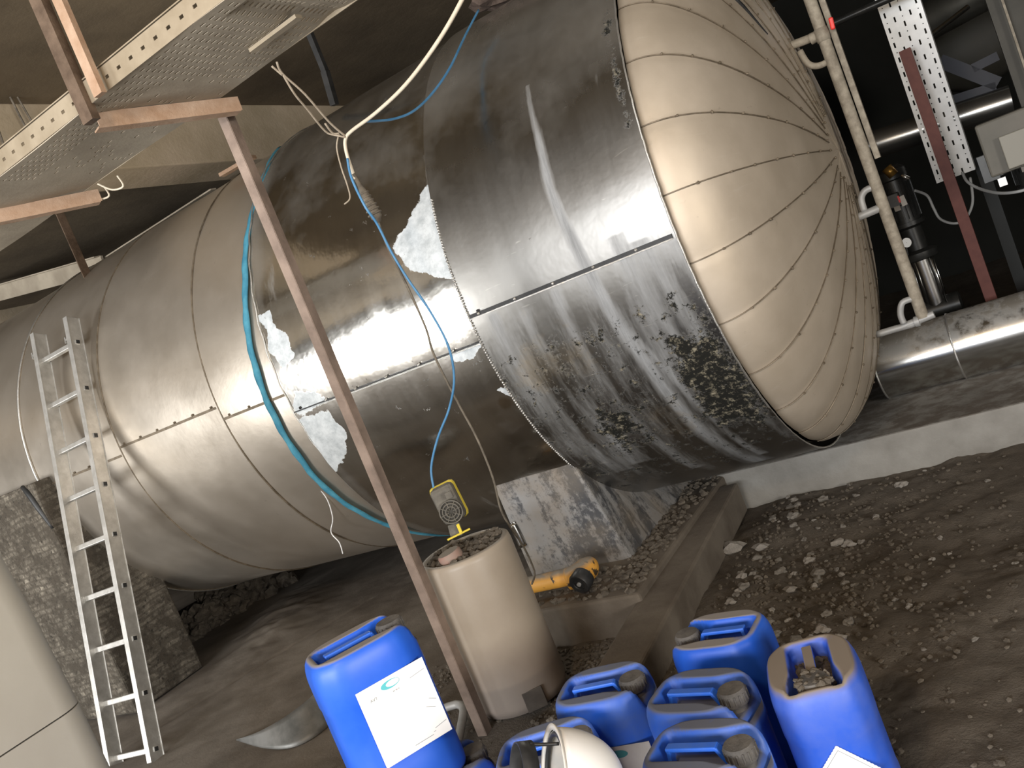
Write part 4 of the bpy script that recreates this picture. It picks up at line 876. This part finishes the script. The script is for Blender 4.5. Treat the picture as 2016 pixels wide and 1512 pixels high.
gcab([(1800, 375, 5.75), (1825, 385, 5.8), (1838, 410, 5.82), (1850, 430, 5.84), (1870, 439, 5.85), (1890, 438, 5.85), (1905, 425, 5.85), (1915, 395, 5.9), (1910, 350, 6.0)], 'grey cable looping behind the red post from pump to tray')

# ------------------------------------------------------------------ ground clutter
def gz(x, y): return float(ground(np.array([[x]]), np.array([[y]]))[0, 0])
sm_ = MB(); q = [(465, 1456), (510, 1440), (560, 1412), (605, 1378), (650, 1335)]; q2 = [(465, 1457), (520, 1473), (575, 1472), (628, 1445), (675, 1400)]
up_ = [P(x, y, Z=-1.52 + .13 * math.sin(math.pi * i / 8)) for i, (x, y) in enumerate(q)]; lo_ = [P(x, y, Z=-1.535) for x, y in q2]
up_ = catmull(up_, 6); lo_ = catmull(lo_, 6); k = len(up_); vs = []
for t in np.linspace(0, 1, 7):
    for a, b in zip(up_, lo_): p = a.lerp(b, t); vs.append(p - Vector((0, 0, .03 * math.sin(math.pi * t) * 0)))
sm_.add(vs, [(i * k + j, i * k + j + 1, (i + 1) * k + j + 1, (i + 1) * k + j) for i in range(6) for j in range(k - 1)])
tag(sm_.build('bent_sheet_scrap', mk('grey_scrap_sheet', (.15, .155, .15), (.27, .27, .26), 9, .5, .5), None, True, solid=.003), 'bent grey offcut of sheet metal lying on the floor left of the labelled can', 'scrap metal')
m = MB(); m.tube([(-2.9 + .1, 2.55, FL + .03), (-2.55, 2.75, FL + .035), (-2.40, 2.55, FL + .03), (-2.3, 2.3, FL + .03)], .018, 10, smooth=6)
tag(m.build('loose_hose', M_gpipe, None, True), 'grey hose end lying on the floor by the foot of the angle post', 'hose')
protos = []
for i in range(6): protos.append(MB().blob((0, 0, 0), 1, 100 + i, 2, (1, .8, .55), .38).build('stone', M_stone if i % 3 else M_stonep).data)
for o in [o for o in COL.objects if o.name.startswith('stone')]: bpy.data.objects.remove(o)
g4 = random.Random(12); spots = []
for i in range(46): spots.append((g4.gauss(-1.35, .20), g4.gauss(3.7, .45), g4.uniform(.008, .030)))
for i in range(44): spots.append((g4.gauss(-1.05, .14), g4.gauss(2.85, .26), g4.uniform(.008, .028)))
for i in range(40): spots.append((g4.uniform(-1.5, .6), g4.uniform(2.4, 4.6), g4.uniform(.006, .016)))
for i in range(20): spots.append((g4.uniform(-2.05, -1.75), g4.uniform(2.5, 3.0), g4.uniform(.008, .022)))
for x, y, r in spots:
    if -1.95 < x < -1.5 and 2.6 < y < 4.65: x = -1.48 + g4.random() * .1
    if y > 4.6 or (x < -1.75 and y > 3.15) or (-1.3 < x < -.5 and y < 2.5): continue
    o = bpy.data.objects.new('stone', protos[g4.randrange(6)]); COL.objects.link(o); o.location = (x, y, gz(x, y) + r * .3); o.scale = (r, r, r); o.rotation_euler = (0, 0, g4.uniform(0, 6))
    tag(o, 'small grey stone lying loose on the dirt floor right of the curb', 'stone', 'stones scattered on the dirt floor')
for x, y, r, lbl in ((1440, 1078, .055, 'pale angular concrete lump beside the far end of the curb'), (1497, 1077, .032, 'flat pale stone just right of the concrete lump'), (1555, 1160, .022, 'single round pale stone in the open dirt'), (1395, 1060, .08, 'dark broken slab piece propped against the curb')):
    o = bpy.data.objects.new('concrete_lump', protos[0 if 'pale' in lbl else 1]); COL.objects.link(o); p = P(x, y, Z=FL + .02); o.location = p; o.scale = (r * 1.2, r, r); tag(o, lbl, 'stone')
gm = MB(); g5 = random.Random(5)
for i in range(3400):
    k = g5.random()
    if k < .45: x, y = g5.gauss(-1.2, .35), g5.gauss(3.5, .65)
    elif k < .6: x, y = g5.uniform(-2.9, -1.75), g5.gauss(3.12, .07)
    elif k < .75: x, y = g5.uniform(-2.1, -1.5), g5.uniform(2.3, 3.1)
    else: x, y = g5.uniform(-3, .5), g5.uniform(2.1, 4.6)
    if y > 4.6 or (-1.92 < x < -1.58 and 2.6 < y): continue
    if x < -1.78 and y > 3.2: continue
    r = g5.uniform(.003, .013); gm.blob((x, y, gz(x, y) + r * .3), r, i, 1, (1, 1, .7), .25)
for i in range(420):                       # loose soil lying on the foundation block
    x, y = g5.uniform(-2.0, -1.80), g5.uniform(3.3, 4.7); 
    if g5.random() < .35: x, y = g5.uniform(-2.65, -1.82), g5.uniform(3.24, 3.6)
    gm.blob((x, y, -1.358), g5.uniform(.008, .026), i, 1, (1, 1, .7), .3)
gv = gm.build('loose_dirt', M_clod); gv['kind'] = 'stuff'; tag(gv, 'loose clods and crumbs of dirt spread over the floor', 'dirt')
mm = MB()
for i in range(420):
    t = g5.random(); pm = P(380, 1258, Z=FL).lerp(P(560, 1140, Z=FL), t); x, y = pm.x + g5.gauss(0, .08 + .06 * t), pm.y + g5.gauss(0, .08); mm.blob((x, y, FL + g5.uniform(.0, .10 + .40 * t)), g5.uniform(.02, .06 + .05 * t), i, 2, (1, 1, .8), .4)
mo_ = mm.build('dirt_mound', M_clod); mo_['kind'] = 'stuff'; tag(mo_, 'lumpy heap of dirt under the left half of the tank', 'dirt')
# unseen lamp body added to go with the warm fill light
wl = tag(empty('added_lamp', (-.6, -.7, 1.25)), 'added lamp for the warm fill light, unseen behind the viewer', 'lamp')
MB().tube([(-.6, -.7, 2.0), (-.6, -.7, 1.45)], .006, 6).build('cord', M_black, wl); MB().lathe([(.03, 1.45), (.035, 1.42), (.035, 1.38)], (-.6, -.7, 0), n=16).build('socket', M_black, wl)
